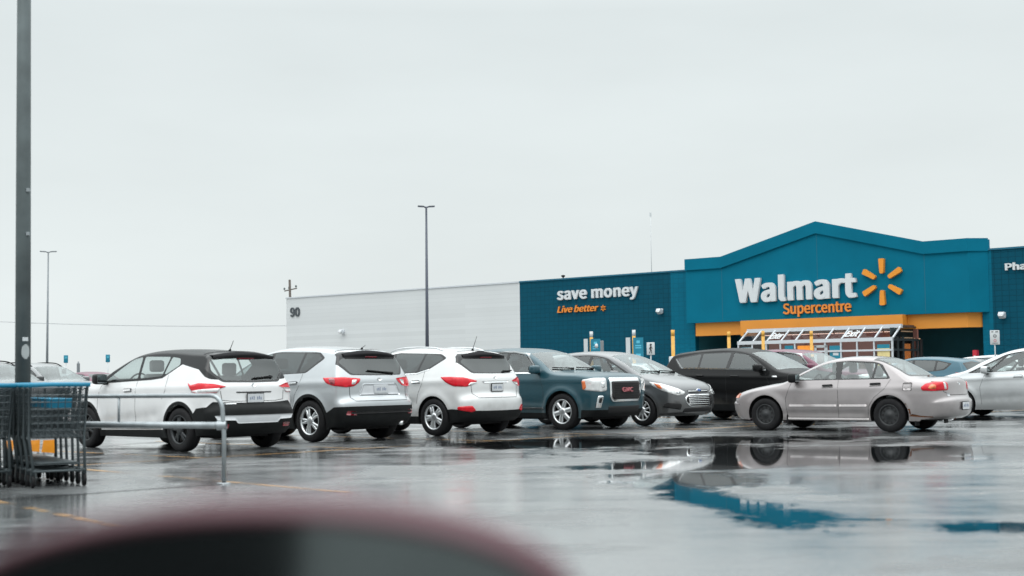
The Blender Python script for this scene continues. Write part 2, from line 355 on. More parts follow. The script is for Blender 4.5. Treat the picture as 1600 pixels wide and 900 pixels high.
class Car:
    def __init__(c, name, spec, paintmat, label, loc, rz, group=None, step=.02, detail=True, cat='car'):
        c.s = spec; c.step = step; c.paint = paintmat; c.L = spec['L']; c.detail = detail
        c.root = empty(name, loc, rz, label, cat, group)
        c.shell(); c.parts()
    # half width of the body at (x, z)
    def Wf(c, x, z):
        s = c.s; zz, yy = np.array(s['sect']).T
        g = np.linspace(-.2, 2.2, 481); t = gauss(np.interp(g, zz, yy), s.get('soft', 6))[:, 0]
        y = np.interp(z, g, t); L = c.L
        pf, pr = s.get('plan', (.07, .06)); a = np.clip((1.25 - x) / 1.25, 0, 1.3); b = np.clip((x - (L - 1.15)) / 1.15, 0, 1.3)
        y = y * (1 - pf * a ** 2.2 - pr * b ** 2.2)
        for xw in (s['xf'], s['xr']):
            d = np.hypot(x - xw, z - s['tr']); y = y + s.get('flare', .018) * np.exp(-((d - s['tr'] - .07) / .07) ** 2)
        for (x0, z0, x1, z1, amp, w) in s.get('crease', []):
            zl = z0 + (z1 - z0) * (x - x0) / (x1 - x0); f = np.clip((x - x0) / .25, 0, 1) * np.clip((x1 - x) / .25, 0, 1)
            dz = z - zl; y = y + amp * f * np.exp(-(dz / w) ** 2) * np.where(dz > 0, 1, 1)
        return y
    def shell(c):
        s = c.s; st = c.step
        S, u, marks = spline(s['out'], st); c.marks = dict((p[3], marks[i]) for i, p in enumerate(s['out']) if len(p) > 3)
        C = gauss(S[:, :2], .022 / st); r = gauss(S[:, 2:3], .12 / st)[:, 0]
        t = np.gradient(C, axis=0); nrm = np.stack([t[:, 1], -t[:, 0]], 1); nrm /= np.linalg.norm(nrm, axis=1)[:, None]
        nrm = gauss(nrm, .10 / st); nrm /= np.linalg.norm(nrm, axis=1)[:, None]
        wlow = np.clip((.66 - C[:, 1]) / .22, 0, 1)[:, None]; hz = np.where(C[:, :1] < c.L / 2, 1.0, -1.0); nrm = nrm * (1 - wlow) + np.hstack([hz, 0 * hz]) * wlow; nrm /= np.linalg.norm(nrm, axis=1)[:, None]
        NQ = max(14, int(.95 / (st * 1.1))); p = s.get('p', 2.5)
        # even spacing across the width: sample superellipse by arc position
        th = np.linspace(0, math.pi / 2, 400); uu = 1 - np.cos(th) ** (2 / p); gg = np.sin(th) ** (2 / p)
        arc = np.r_[0, np.cumsum(np.hypot(np.diff(gg) * .85, np.diff(uu) * .2))]; arc /= arc[-1]
        q = np.linspace(0, 1, NQ + 1); uq = np.interp(q, arc, uu); gq = np.interp(q, arc, gg); uq[-1] = gq[-1] = 1
        X = C[:, None, 0] + nrm[:, None, 0] * r[:, None] * uq; Z = C[:, None, 1] + nrm[:, None, 1] * r[:, None] * uq
        Y = c.Wf(X, Z) * gq
        N_ = len(C); ring = np.stack([X[:, -1], Z[:, -1]], 1)
        RV = np.stack([X, Y, Z], 2).reshape(-1, 3)
        i, k = np.meshgrid(np.arange(N_ - 1), np.arange(NQ), indexing='ij'); a = (i * (NQ + 1) + k).ravel()
        RQ = np.stack([a, a + NQ + 1, a + NQ + 2, a + 1], 1)             # outward for +y half, checked below
        um = ((u[:-1] + u[1:]) / 2)[i.ravel()]; qm = gq[k.ravel()] * .5 + gq[k.ravel() + 1] * .5
        cen = RV[RQ].mean(1); m = c.marks; lab = ['body'] * len(RQ)
        if 'w0' in m:
            wq = s.get('wq', .90)
            for n_ in np.nonzero((um > m['w0']) & (um < m['w1']) & (qm < wq))[0]: lab[n_] = 'windshield'
        uv_ = np.repeat(u, NQ + 1); VV_ = [tuple(v) for v in RV]; FF = [tuple(f) for f in RQ]; isr = np.zeros(len(VV_), bool)
        if 'r0' in m: isr = (uv_ > m['r0'] - .14) & (uv_ < m['r1'] + .14)
        isr = list(isr); cuts = [(cl, poly, 'xz') for cl, poly in s.get('regions', [])]
        if 'roofbox' in s: cuts.append(('roof', s['roofbox'], 'xz'))
        if 'r0' in m:
            if 'rw_trim' in s: cuts.append(('rear_trim', round_poly(s['rw_trim'], .05), 'yz'))
            cuts.append(('rear_window', round_poly(s['rw'], .05), 'yz'))
        for cl, poly, pln in cuts:              # cut the strip cleanly along each outline
            A = np.array(VV_); P_ = A[:, [0, 2]] if pln == 'xz' else A[:, [1, 2]]; poly = np.array(poly, float)
            f_ = seg_dist(P_, poly) * np.where(in_poly(P_, poly), -1, 1)
            if pln == 'yz': f_ = np.where(np.array(isr), f_, 1.0)
            f_ = np.where(np.abs(f_) < 1e-5, 1e-5, f_); edge = {}; F2, L2 = [], []
            def cutpt(p0, p1):
                key_ = (min(p0, p1), max(p0, p1))
                if key_ not in edge:
                    a_, b_ = key_; t_ = f_[a_] / (f_[a_] - f_[b_]); edge[key_] = len(VV_)
                    VV_.append(tuple(np.array(VV_[a_]) * (1 - t_) + np.array(VV_[b_]) * t_)); isr.append(isr[a_] or isr[b_])
                return edge[key_]
            for face, l_ in zip(FF, lab):
                sg = [f_[v] < 0 for v in face]
                if l_ == 'windshield' or not any(sg): F2.append(face); L2.append(l_)
                elif all(sg): F2.append(face); L2.append(cl)
                else:
                    pin, pout = [], []; n_ = len(face)
                    for j_ in range(n_):
                        p0, p1 = face[j_], face[(j_ + 1) % n_]; (pin if sg[j_] else pout).append(p0)
                        if sg[j_] != sg[(j_ + 1) % n_]: e_ = cutpt(p0, p1); pin.append(e_); pout.append(e_)
                    if len(pin) > 2: F2.append(tuple(pin)); L2.append(cl)
                    if len(pout) > 2: F2.append(tuple(pout)); L2.append(l_)
            FF, lab = F2, L2
        RV = np.array(VV_); rc = lab
        # ---- side panel: constrained triangulation with window, arch and trim outlines
        sill = s['sill']; outer = [tuple(v) for v in ring] + [(ring[-1, 0] - .03, sill), (ring[0, 0] + .03, sill)]
        outer = np.array(outer, float); gs = max(.03, st * 1.3)
        base = outer[:N_]; bottom = resample(np.vstack([outer[N_ - 1:], outer[:1]]), gs, False)[1:-1]
        outer = np.vstack([base, bottom])
        faces2, names2 = [outer], ['body']
        for cl, poly in s.get('regions', []): faces2.append(resample(np.array(poly, float), .06)); names2.append(cl)
        if 'roofbox' in s: faces2.append(resample(np.array(s['roofbox'], float), .06)); names2.append('roof')
        for poly in s.get('dlo', []): faces2.append(resample(round_poly(poly, s.get('dlor', .05)), .04)); names2.append('window_trim')
        for n_, (poly, gl) in enumerate(s['panes']): faces2.append(resample(round_poly(poly, s.get('paner', .035)), .04)); names2.append('pane%d' % n_)
        w = np.linspace(0, 2 * math.pi, 56, endpoint=False)
        for xw in (s['xf'], s['xr']):
            if 'clad' in s: faces2.append(np.stack([xw + (c.s['tr'] + s['arch'] + s['clad']) * np.cos(w), s['tr'] + (s['tr'] + s['arch'] + s['clad']) * np.sin(w)], 1)); names2.append('arch_cladding')
        for xw in (s['xf'], s['xr']):
            faces2.append(np.stack([xw + (s['tr'] + s['arch']) * np.cos(w), s['tr'] + (s['tr'] + s['arch']) * np.sin(w)], 1)); names2.append('hole')
        lo, hi = outer.min(0), outer.max(0)
        gx, gz = np.meshgrid(np.arange(lo[0], hi[0], gs), np.arange(lo[1], hi[1], gs)); gx[1::2] += gs / 2
        Pn = np.c_[gx.ravel(), gz.ravel()]; Pn = Pn[in_poly(Pn, outer)]
        for f in faces2: Pn = Pn[seg_dist(Pn, f) > gs * .35]
        pts, fidx, b = [], [], 0
        for f in faces2: f = ccw(f); pts.append(f); fidx.append(list(range(b, b + len(f)))); b += len(f)
        pts.append(Pn); P2 = np.vstack(pts)
        res = delaunay_2d_cdt([Vector(v) for v in P2], [], fidx, 1, 1e-5)
        V2 = np.array([tuple(v) for v in res[0]]); T = np.array([f for f in res[2] if len(f) == 3]); og = [res[5][n_] for n_, f in enumerate(res[2]) if len(f) == 3]
        SV = np.stack([V2[:, 0], c.Wf(V2[:, 0], V2[:, 1]), V2[:, 1]], 1)
        tcl = np.array([('none' if 0 not in o_ else names2[max(o_)]) for o_ in og], dtype=object)
        keep = tcl != 'none'; T, tcl = T[keep], tcl[keep]
        # orientation
        nx = np.cross(SV[T[:, 1]] - SV[T[:, 0]], SV[T[:, 2]] - SV[T[:, 0]]); fl = nx[:, 1] < 0; T[fl] = T[fl][:, ::-1]
        j = len(RQ) // 2; nn = np.cross(RV[RQ[j, 1]] - RV[RQ[j, 0]], RV[RQ[j, 2]] - RV[RQ[j, 0]]); mid = RV[RQ[j]].mean(0) - np.array([c.L / 2, 0, .7])
        if nn.dot(mid) < 0: FF = [f[::-1] for f in FF]
        nR = len(RV); Vh = np.vstack([RV, SV]); Fh = FF + [tuple(f + nR) for f in T]; clh = list(rc) + list(tcl)
        nH = len(Vh); V = np.vstack([Vh, Vh * [1, -1, 1]])
        side = ['R'] * len(Fh) + ['L'] * len(Fh)
        Fa = Fh + [tuple(v + nH for v in f[::-1]) for f in Fh]; cla = clh + clh
        V[:, 0] -= c.L / 2
        key, inv = np.unique(np.round(V / .0006).astype(np.int64), axis=0, return_inverse=True); inv = inv.ravel()
        first = np.full(len(key), -1, int); first[inv[::-1]] = np.arange(len(V))[::-1]; V = V[first]
        Fa2, cl2, sd2 = [], [], []
        for f, cl, sd_ in zip(Fa, cla, side):
            g_ = []
            for v in f:
                w_ = int(inv[v])
                if w_ not in g_: g_.append(w_)
            if len(g_) >= 3: Fa2.append(tuple(g_)); cl2.append(cl); sd2.append(sd_)
        c.bvh = BVHTree.FromPolygons([tuple(v) for v in V], [f for f, cl in zip(Fa2, cl2) if cl != 'hole'])
        # ---- split into parts
        mats = {'body': c.paint, 'roof': s.get('roofmat', c.paint), 'windshield': M['glass'] if not s.get('dark_ws') else M['tintglass'], 'rear_window': s.get('rearglass', M['dark_glass']), 'rear_trim': M['trim'],
                'window_trim': M['trim'], 'arch_cladding': M['plastic'], 'cladding': M['plastic'], 'bumper': M['plastic'], 'skid': M['plate'], 'lower_grille': M['seam']}
        mats.update(s.get('mats', {}))
        keys = {}
        for f, cl, sd_ in zip(Fa2, cl2, sd2):
            if cl == 'hole': continue
            xm = V[list(f), 0].mean() > 0
            k_ = (cl, sd_) if cl.startswith('pane') or cl in ('window_trim', 'cladding') else (cl, xm) if cl in ('bumper', 'skid') else (cl, (sd_, xm)) if cl == 'arch_cladding' else (cl, '')
            keys.setdefault(k_, []).append(f)
        for (cl, sd_), fs in keys.items():
            idx = sorted({v for f in fs for v in f}); mp_ = {v: n_ for n_, v in enumerate(idx)}
            mat = M[s['panes'][int(cl[4:])][1]] if cl.startswith('pane') else mats[cl]
            nm = 'side_window' if cl.startswith('pane') else {'windshield': 'windscreen', 'roof': 'roof_skin', 'rear_trim': 'rear_window_surround', 'window_trim': 'window_frame', 'cladding': 'sill_cladding', 'skid': 'skid_plate'}.get(cl, cl)
            mesh_obj(nm, V[idx], [tuple(mp_[v] for v in f) for f in fs], mat, c.root, smooth=True)
    # ---- pieces laid on the shell
    def hit(c, o, d):
        p, n, i, dist = c.bvh.ray_cast(Vector(o), Vector(d).normalized())
        if p is None:
            p, n, i, dist = c.bvh.find_nearest(Vector(o) + Vector(d).normalized() * 2.0)
        return np.array(p), np.array(n)
    def patch(c, name, V2, tris, bound, cast, mat, off=.006, parent=None, label=None, depth=.02):
        hs = [cast(v) for v in V2]; out_dir = np.array([-np.array(h[2]) for h in hs])
        nn = np.array([h[1] if np.dot(h[1], d) > 0 else -h[1] for h, d in zip(hs, out_dir)])
        P = np.array([h[0] for h in hs]); top = P + nn * off; low = P - nn * depth
        n = len(V2); fs = []
        for f in tris:
            a = np.cross(top[f[1]] - top[f[0]], top[f[2]] - top[f[0]])
            fs.append(f if a.dot(nn[f[0]]) > 0 else f[::-1])
        for a, b in bound: fs.append((a, b, b + n, a + n))
        o = mesh_obj(name, np.vstack([top, low]), fs, mat, parent or c.root, smooth=False)
        o.data.polygons.foreach_set('use_smooth', [True] * len(tris) + [False] * len(bound))
        if label: o['label'] = label
        return o
    def side(c, name, poly, mat, side=-1, off=.006, step=.04, rnd=.0, **k):
        poly = round_poly(poly, rnd) if rnd else poly; V2, t, b = fill2d(np.array(poly, float), step); L = c.L
        def cast(v): o = (v[0] - L / 2, side * 2.0, v[1]); d = (0, -side, 0); h = c.hit(o, d); return h[0], h[1], d
        return c.patch(name, V2, t, b, cast, mat, off, **k)
    def end(c, name, poly, mat, rear=True, off=.006, step=.04, rnd=0.0, **k):
        poly = round_poly(poly, rnd) if rnd else poly; V2, t, b = fill2d(np.array(poly, float), step); sg = 1 if rear else -1
        def cast(v): o = (sg * 4.0, v[0], v[1]); d = (-sg, 0, 0); h = c.hit(o, d); return h[0], h[1], d
        return c.patch(name, V2, t, b, cast, mat, off, **k)
    def wrap(c, name, pts, mat, side=-1, rear=True, off=.008, step=.03, rnd=.0, **k):
        """polygon around a corner; pts ('s', x, z) seen from the side or ('e', y, z) seen from the end"""
        sg = 1 if rear else -1; xc = sg * (c.L / 2 - .95); q = []
        for kind, a, z in pts:
            if kind == 's': p, _ = c.hit((a - c.L / 2, side * 2, z), (0, -side, 0))
            else: p, _ = c.hit((sg * 4, side * a, z), (-sg, 0, 0))
            q.append((math.atan2(abs(p[1]), sg * (p[0] - xc)), z))
        q = np.array(q); poly = round_poly(q, rnd) if rnd else q; V2, t, b = fill2d(poly, step)
        def cast(v):
            d = np.array([sg * math.cos(v[0]), side * math.sin(v[0]), 0]); o = np.array([xc, 0, v[1]]) + d * 3; h = c.hit(o, -d); return h[0], h[1], -d
        return c.patch(name, V2, t, b, cast, mat, off, **k)
    def line(c, name, pts, w, mat, side=-1, off=.002, kind='side', depth=.006, **k):
        """thin strip along a polyline"""
        P = resample(np.array(pts, float), .05, False); t = np.gradient(P, axis=0); t /= np.linalg.norm(t, axis=1)[:, None]; n = np.stack([-t[:, 1], t[:, 0]], 1) * w / 2
        V2 = np.vstack([P + n, P - n]); m = len(P); tris = [(i, i + 1, m + i + 1, m + i) for i in range(m - 1)]
        bound = [(i, i + 1) for i in range(m - 1)] + [(m + i, m + i + 1) for i in range(m - 1)] + [(0, m), (m - 1, 2 * m - 1)]
        L = c.L
        if kind == 'side':
            def cast(v): d = (0, -side, 0); h = c.hit((v[0] - L / 2, side * 2.0, v[1]), d); return h[0], h[1], d
        else:
            sg = 1 if kind == 'rear' else -1
            def cast(v): d = (-sg, 0, 0); h = c.hit((sg * 4, v[0], v[1]), d); return h[0], h[1], d
        return c.patch(name, V2, tris, bound, cast, mat, off, depth=depth, **k)
    def merged_lines(c, name, items, mat):
        """several strips joined into one mesh (panel gaps)"""
        vs, fs = [], []
        for (pts, w, side, kind) in items:
            o = c.line('tmp', pts, w, mat, side=side, kind=kind, off=.0015); me = o.data; b = len(vs)
            vs += [tuple(v.co) for v in me.vertices]; fs += [tuple(i + b for i in p.vertices) for p in me.polygons]
            bpy.data.objects.remove(o); bpy.data.meshes.remove(me)
        return mesh_obj(name, vs, fs, mat, c.root)
    # ---- wheels
    def wheels(c):
        s = c.s; R_, wd = s['tr'], s.get('tw', .215); rr = R_ * s.get('rimr', .66)
        n = 40 if c.detail else 20
        ty = MB().lathe([(rr - .012, wd * .36), (rr, wd * .47), (rr + .03, wd * .5), (R_ - .03, wd * .5), (R_ - .008, wd * .42), (R_, wd * .30), (R_, -wd * .30), (R_ - .008, -wd * .42), (R_ - .03, -wd * .5), (rr, -wd * .47)], n, 'y')
        dk = MB().lathe([(rr - .01, wd * .47), (rr - .02, wd * .2), (rr - .02, -.02), (.15, -.03), (.001, -.03)], n, 'y')
        rim = MB(); style, ns = s.get('rim', ('spoke', 5)); y0 = wd * .40
        rim.lathe([(rr - .002, wd * .46), (rr + .006, wd * .48), (rr - .004, wd * .49), (rr - .02, wd * .44), (rr - .024, wd * .2)], n, 'y')
        if style == 'steel':
            rim.lathe([(rr - .02, wd * .30), (rr - .05, wd * .34), (rr * .62, wd * .28), (rr * .42, wd * .40), (.05, wd * .40), (.045, wd * .44), (.001, wd * .44)], n, 'y')
            hol = MB()
            for k in range(ns):
                a = 2 * math.pi * k / ns; e1, e2 = np.array([math.cos(a), 0, math.sin(a)]), np.array([-math.sin(a), 0, math.cos(a)])
                hol.obox(e1 * rr * .70 + np.array([0, wd * .305, 0]), e1, np.array([0, 1, 0]), e2, rr * .10, .012, rr * .085)
        else:
            tw = s.get('twin', 0)
            for k in range(ns):
                for dd in ((-tw, tw) if tw else (0,)):
                    a = 2 * math.pi * k / ns + dd + math.pi / 2; e1, e2 = np.array([math.cos(a), 0, math.sin(a)]), np.array([-math.sin(a), 0, math.cos(a)])
                    w0, w1 = s.get('spw', (.055, .038)); vs, fs = [], []
                    for (r_, w_, yy) in ((.04, w0, y0 + .005), (rr * .5, (w0 + w1) / 2, y0 + .012), (rr - .008, w1, y0 - .004)):
                        c_ = e1 * r_; vs += [c_ - e2 * w_ / 2 + np.array([0, yy, 0]), c_ + e2 * w_ / 2 + np.array([0, yy, 0]), c_ + e2 * w_ * .65 + np.array([0, yy - .035, 0]), c_ - e2 * w_ * .65 + np.array([0, yy - .035, 0])]
                    for i in range(2):
                        for j in range(4): fs.append((i * 4 + j, i * 4 + (j + 1) % 4, i * 4 + 4 + (j + 1) % 4, i * 4 + 4 + j))
                    rim.add(vs, fs, True)
            rim.lathe([(.085, y0 - .02), (.08, y0 + .008), (.035, y0 + .014), (.001, y0 + .014)], 20, 'y')
        first = None
        for xw in (s['xf'], s['xr']):
            for sd in (-1, 1):
                if first is None:
                    w = dk.build('wheel', M['disc'], c.root); ty.build('tyre', M['rubber'], w); rim.build('rim', s.get('rimmat', M['alloy']), w)
                    if style == 'steel': hol.build('rim_hole', M['seam'], w)
                    first = w
                else: w = copy_tree(first, c.root)
                w.location = (xw - c.L / 2, sd * (s['track'] / 2 - wd * .5), R_); w.rotation_euler = (0, random.uniform(0, 6), math.pi if sd < 0 else 0)
    def parts(c):
        s = c.s; L = c.L; h = L / 2; zb = s['belt']
        # underbody with wells
        W_ = s['sect'][1][1]; u = MB(); tr = s['tr']; a = tr + s['arch'] + .01
        u.box(.45 - h, L - .45 - h, -.52, .52, .20, .62)
        for x0, x1 in ((s['xf'] + a, s['xr'] - a), (.36, s['xf'] - a), (s['xr'] + a, L - .36)):
            if x1 > x0: u.box(x0 - h, x1 - h, -W_ + .16, W_ - .16, .22 if x1 - x0 > 1 else .26, .50)
        for xw in (s['xf'], s['xr']):                         # arch liners
            for sd in (-1, 1):
                n = 14; vs, fs = [], []
                for k in range(n + 1):
                    w = math.pi * (k / n * 1.12 - .06)
                    for yy in (.50, W_ - .012): vs.append((xw - h + a * math.cos(w), sd * yy, tr + a * math.sin(w)))
                for k in range(n): fs.append((2 * k, 2 * k + 1, 2 * k + 3, 2 * k + 2))
                u.add(vs, fs)
        u.build('underbody', M['under'], c.root)
        # cabin
        xs = s['seat']; zt = s['H']; fab = s.get('fabric', M['fabric'])
        cb = MB(); cb.box(s['cowl'] - h, L - .55 - h, -W_ + .12, W_ - .12, .50, .60); cb.box(s['cowl'] + .0 - h, s['cowl'] + .38 - h, -W_ + .16, W_ - .16, .6, zb - .06)
        cb.build('dashboard', M['fabric'], c.root)
        for yy in (-.37, .37):
            sm = MB(); sm.bbox(xs - .5 - h, xs + .02 - h, yy - .24, yy + .24, .55, .72, .05)
            sm.bbox(xs - h, xs + .13 - h, yy - .23, yy + .23, .60, zb + .10, .06); sm.bbox(xs + .04 - h, xs + .13 - h, yy - .13, yy + .13, zb + .13, zb + .32, .04)
            sm.build('front_seat', fab, c.root)
        xb = s['bench']; sm = MB(); sm.bbox(xb - .5 - h, xb - h, -.6, .6, .5, .7, .05); sm.bbox(xb - h, xb + .14 - h, -.6, .6, .6, zb + .06, .05)
        for yy in (-.38, .38): sm.bbox(xb + .03 - h, xb + .12 - h, yy - .13, yy + .13, zb + .06, zb + .26, .04)
        sm.build('rear_bench', fab, c.root)
        sw = MB(); a0 = np.array([s['cowl'] + .52 - h, -.37, zb - .06]); n = 20
        sw.tube([a0 + np.array([.06 * math.sin(2 * math.pi * k / n), .18 * math.cos(2 * math.pi * k / n), .17 * math.sin(2 * math.pi * k / n)]) for k in range(n + 1)], .014, 6, False)
        sw.box(a0[0] - .02, a0[0] + .02, a0[1] - .16, a0[1] + .16, a0[2] - .02, a0[2] + .02); sw.build('steering_wheel', M['plastic'], c.root)
        c.wheels()
        # mirrors
        mxx, mz = s['mirror']; mm = s.get('mirmat', c.paint)
        for sd in (-1, 1):
            y = float(c.Wf(np.array(mxx), np.array(mz))); q = MB()
            q.bbox(mxx - .07 - h, mxx + .10 - h, min(sd * (y + .04), sd * (y + .25)), max(sd * (y + .04), sd * (y + .25)), mz - .02, mz + .15, .05, 3)
            o = q.build('door_mirror', mm, c.root)
            MB().bbox(mxx - h, mxx + .06 - h, min(sd * (y - .04), sd * (y + .08)), max(sd * (y - .04), sd * (y + .08)), mz - .03, mz + .03, .015).build('mirror_stem', M['plastic'], o)
            MB().box(mxx + .099 - h, mxx + .104 - h, min(sd * (y + .06), sd * (y + .23)), max(sd * (y + .06), sd * (y + .23)), mz, mz + .13).build('mirror_glass', M['mirror'], o)
        if not c.detail: return
        # panel gaps and door handles
        items = []
        for sd in (-1, 1):
            for pts in s.get('seams', []): items.append((pts, .006, sd, 'side'))
            for x0, z0 in s.get('handles', []):
                c.side('door_handle', [(x0, z0), (x0 + .20, z0 + .008), (x0 + .20, z0 + .04), (x0, z0 + .032)], s.get('handlemat', c.paint), sd, .022, .05, .012)
                items.append(([(x0 - .01, z0 - .02), (x0 + .21, z0 - .012)], .009, sd, 'side'))
        for kind, pts in s.get('endseams', []): items.append((pts, .009, 1, kind))
        if items: c.merged_lines('panel_gap', items, M['seam'])
    # ---- reusable details
    def plate(c, z0, z1, rear=True, half=.152, y=0.0, frame=True, marks=True):
        sg = 1 if rear else -1; p, n = c.hit((sg * 4, y, (z0 + z1) / 2), (-sg, 0, 0)); x = p[0] + sg * .012
        f = MB(); f.bbox(min(x, x + sg * .012), max(x, x + sg * .012), y - half - .012, y + half + .012, z0 - .012, z1 + .012, .005); o = f.build('licence_plate', M['plastic'] if frame else M['plate'], c.root)
        MB().box(min(x + sg * .010, x + sg * .016), max(x + sg * .010, x + sg * .016), y - half, y + half, z0, z1).build('plate_face', M['plate'], o)
        if marks:
            k = MB(); xx = x + sg * .0175; w = half * 2 / 9
            for i in range(7):
                if i == 3: continue
                yy = y - half + w * (1 + i); k.box(xx - .001, xx + .001, yy + .009, yy + w - .009, z0 + .04 + .006 * (i % 2), z1 - .05 + .008 * (i % 3))
            k.build('plate_print', M['platemark'], o)
    def wiper(c, p0, p1, rear=True):
        """arm with a blade lying on the glass between two (y, z) points"""
        sg = 1 if rear else -1; q = MB(); P = []
        for t in np.linspace(0, 1, 8):
            y, z = p0[0] + (p1[0] - p0[0]) * t, p0[1] + (p1[1] - p0[1]) * t; p, n = c.hit((sg * 4, y, z), (-sg, 0, 0)); n = n if n[0] * sg > 0 else -n; P.append(p + n * .02)
        q.tube(P, .011, 6); q.tube([P[0] - np.array([0, 0, .02]), P[0], P[3]], [.022, .02, .012], 6); q.build('rear_wiper' if rear else 'front_wiper', M['plastic'], c.root)
    def rails(c, x0, x1, y, mat):
        for sd in (-1, 1):
            P = []
            for t in np.linspace(0, 1, 14):
                x = x0 + (x1 - x0) * t; p, n = c.hit((x - c.L / 2, sd * y, 4), (0, 0, -1)); lift = .045 * min(1, min(t, 1 - t) / .12) + .0; P.append(p + np.array([0, 0, lift]))
            MB().tube(P, .016, 8).build('roof_rail', mat, c.root)
    def spoiler(c, x0, xe, ze, half, mat, band=None):
        """lip over the top of the rear window, bowed in plan, with its own underside"""
        vs, fs = [], []; ys = np.linspace(-half, half, 17); n = 4
        for y in ys:
            k_ = (y / half) ** 2; xt = x0 - .05 * k_; p, _ = c.hit((xt - c.L / 2, y, 4), (0, 0, -1)); xb = xe - .10 * k_ - c.L / 2; zt = ze - .035 * k_; q_, _ = c.hit((4, y, zt - .05), (-1, 0, 0))
            vs += [(p[0], y, p[2] + .004), (xb, y, zt + .012), (xb - .004, y, zt - .014), (q_[0] - .01, y, zt - .05)]
        for i in range(len(ys) - 1):
            for j in range(n - 1): fs.append((i * n + j, i * n + j + 1, i * n + n + j + 1, i * n + n + j))
        mesh_obj('rear_spoiler', vs, [f[::-1] for f in fs], mat, c.root, True)
    def antenna(c, x, ln=.35, lean=.2):
        p, n = c.hit((x - c.L / 2, 0, 4), (0, 0, -1)); q = MB(); q.tube([p - [0, 0, .01], p + [.02, 0, .03]], [.03, .012], 8); q.tube([p + [.01, 0, .02], p + [lean, 0, ln]], [.006, .004], 6); q.build('roof_antenna', M['plastic'], c.root)
# ------------------------------------------------------------------ car shapes: outlines front to rear as (x, z, corner depth[, mark])
SP = {}
SP['kicks'] = dict(L=4.295, H=1.59, xf=.83, xr=3.45, tr=.335, arch=.045, clad=.055, track=1.76, sill=.20, belt=1.10, cowl=1.05, seat=2.02, bench=2.95, mirror=(1.34, 1.06),
    out=[(.14,.22,.30),(.05,.33,.30),(.0,.52,.30),(.02,.74,.28),(.07,.92,.22),(.20,1.01,.14),(.6,1.08,.10),(1.03,1.13,.09,'w0'),(1.42,1.33,.09),(1.80,1.50,.09,'w1'),(2.05,1.56,.09),(2.45,1.588,.09),(2.95,1.58,.09),(3.40,1.55,.09),(3.84,1.515,.09),(3.92,1.47,.10,'r0'),(4.02,1.26,.13),(4.12,1.06,.16,'r1'),(4.16,1.0,.2),(4.18,.85,.25),(4.20,.74,.27),(4.27,.66,.28),(4.29,.5,.28),(4.25,.36,.28),(4.12,.24,.28)],
    sect=[(.15,.80),(.30,.845),(.5,.87),(.7,.875),(.85,.87),(.98,.845),(1.08,.81),(1.25,.735),(1.45,.63),(1.6,.55)],
    panes=[([(1.30,1.09),(2.20,1.125),(2.10,1.47),(1.86,1.435)],'glass'),([(2.27,1.128),(2.85,1.16),(2.88,1.46),(2.17,1.475)],'glass'),([(2.90,1.165),(3.22,1.33),(3.16,1.43),(2.93,1.457)],'glass')],
    roofbox=[(1.03,1.05),(1.3,1.055),(2.6,1.10),(2.88,1.125),(3.28,1.335),(3.75,1.25),(4.02,1.10),(4.20,1.06),(4.25,1.7),(1.70,1.7),(1.72,1.49),(1.40,1.34),(1.0,1.14)],
    rw=[(-.1,1.07),(.50,1.08),(.66,1.22),(.63,1.40),(-.1,1.43)], rw_trim=[(-.1,1.04),(.54,1.05),(.72,1.22),(.70,1.5),(-.1,1.5)], rearglass=M['glass'],
    regions=[('cladding',[(1.1,.1),(1.1,.30),(3.1,.33),(3.1,.1)]),('bumper',[(3.55,.1),(3.55,.44),(3.70,.44),(3.86,.66),(4.06,.68),(4.10,.76),(4.4,.70),(4.4,.1)]),('bumper',[(-.1,.1),(-.1,.42),(.30,.46),(.5,.3),(.5,.1)])],
    crease=[(.3,.93,4.1,1.0,.012,.05),(1.1,.42,3.0,.56,-.018,.08)], seams=[[(1.18,.32),(1.16,.8),(1.24,1.06)],[(2.24,.33),(2.25,.75),(2.23,1.12)],[(3.02,1.18),(3.06,.95),(2.98,.8)],[(1.2,.325),(2.95,.34)]],
    handles=[(1.93,.93)], endseams=[('rear',[(-.60,.92),(-.58,.78),(-.4,.76),(.4,.76),(.58,.78),(.60,.92)])], rim=('spoke',5), rimmat=M['darkrim'], twin=.16, spw=(.04,.03), tw=.205, mirmat=M['glossblack'], roofmat=M['glossblack'], fabric=M['greyfabric'])
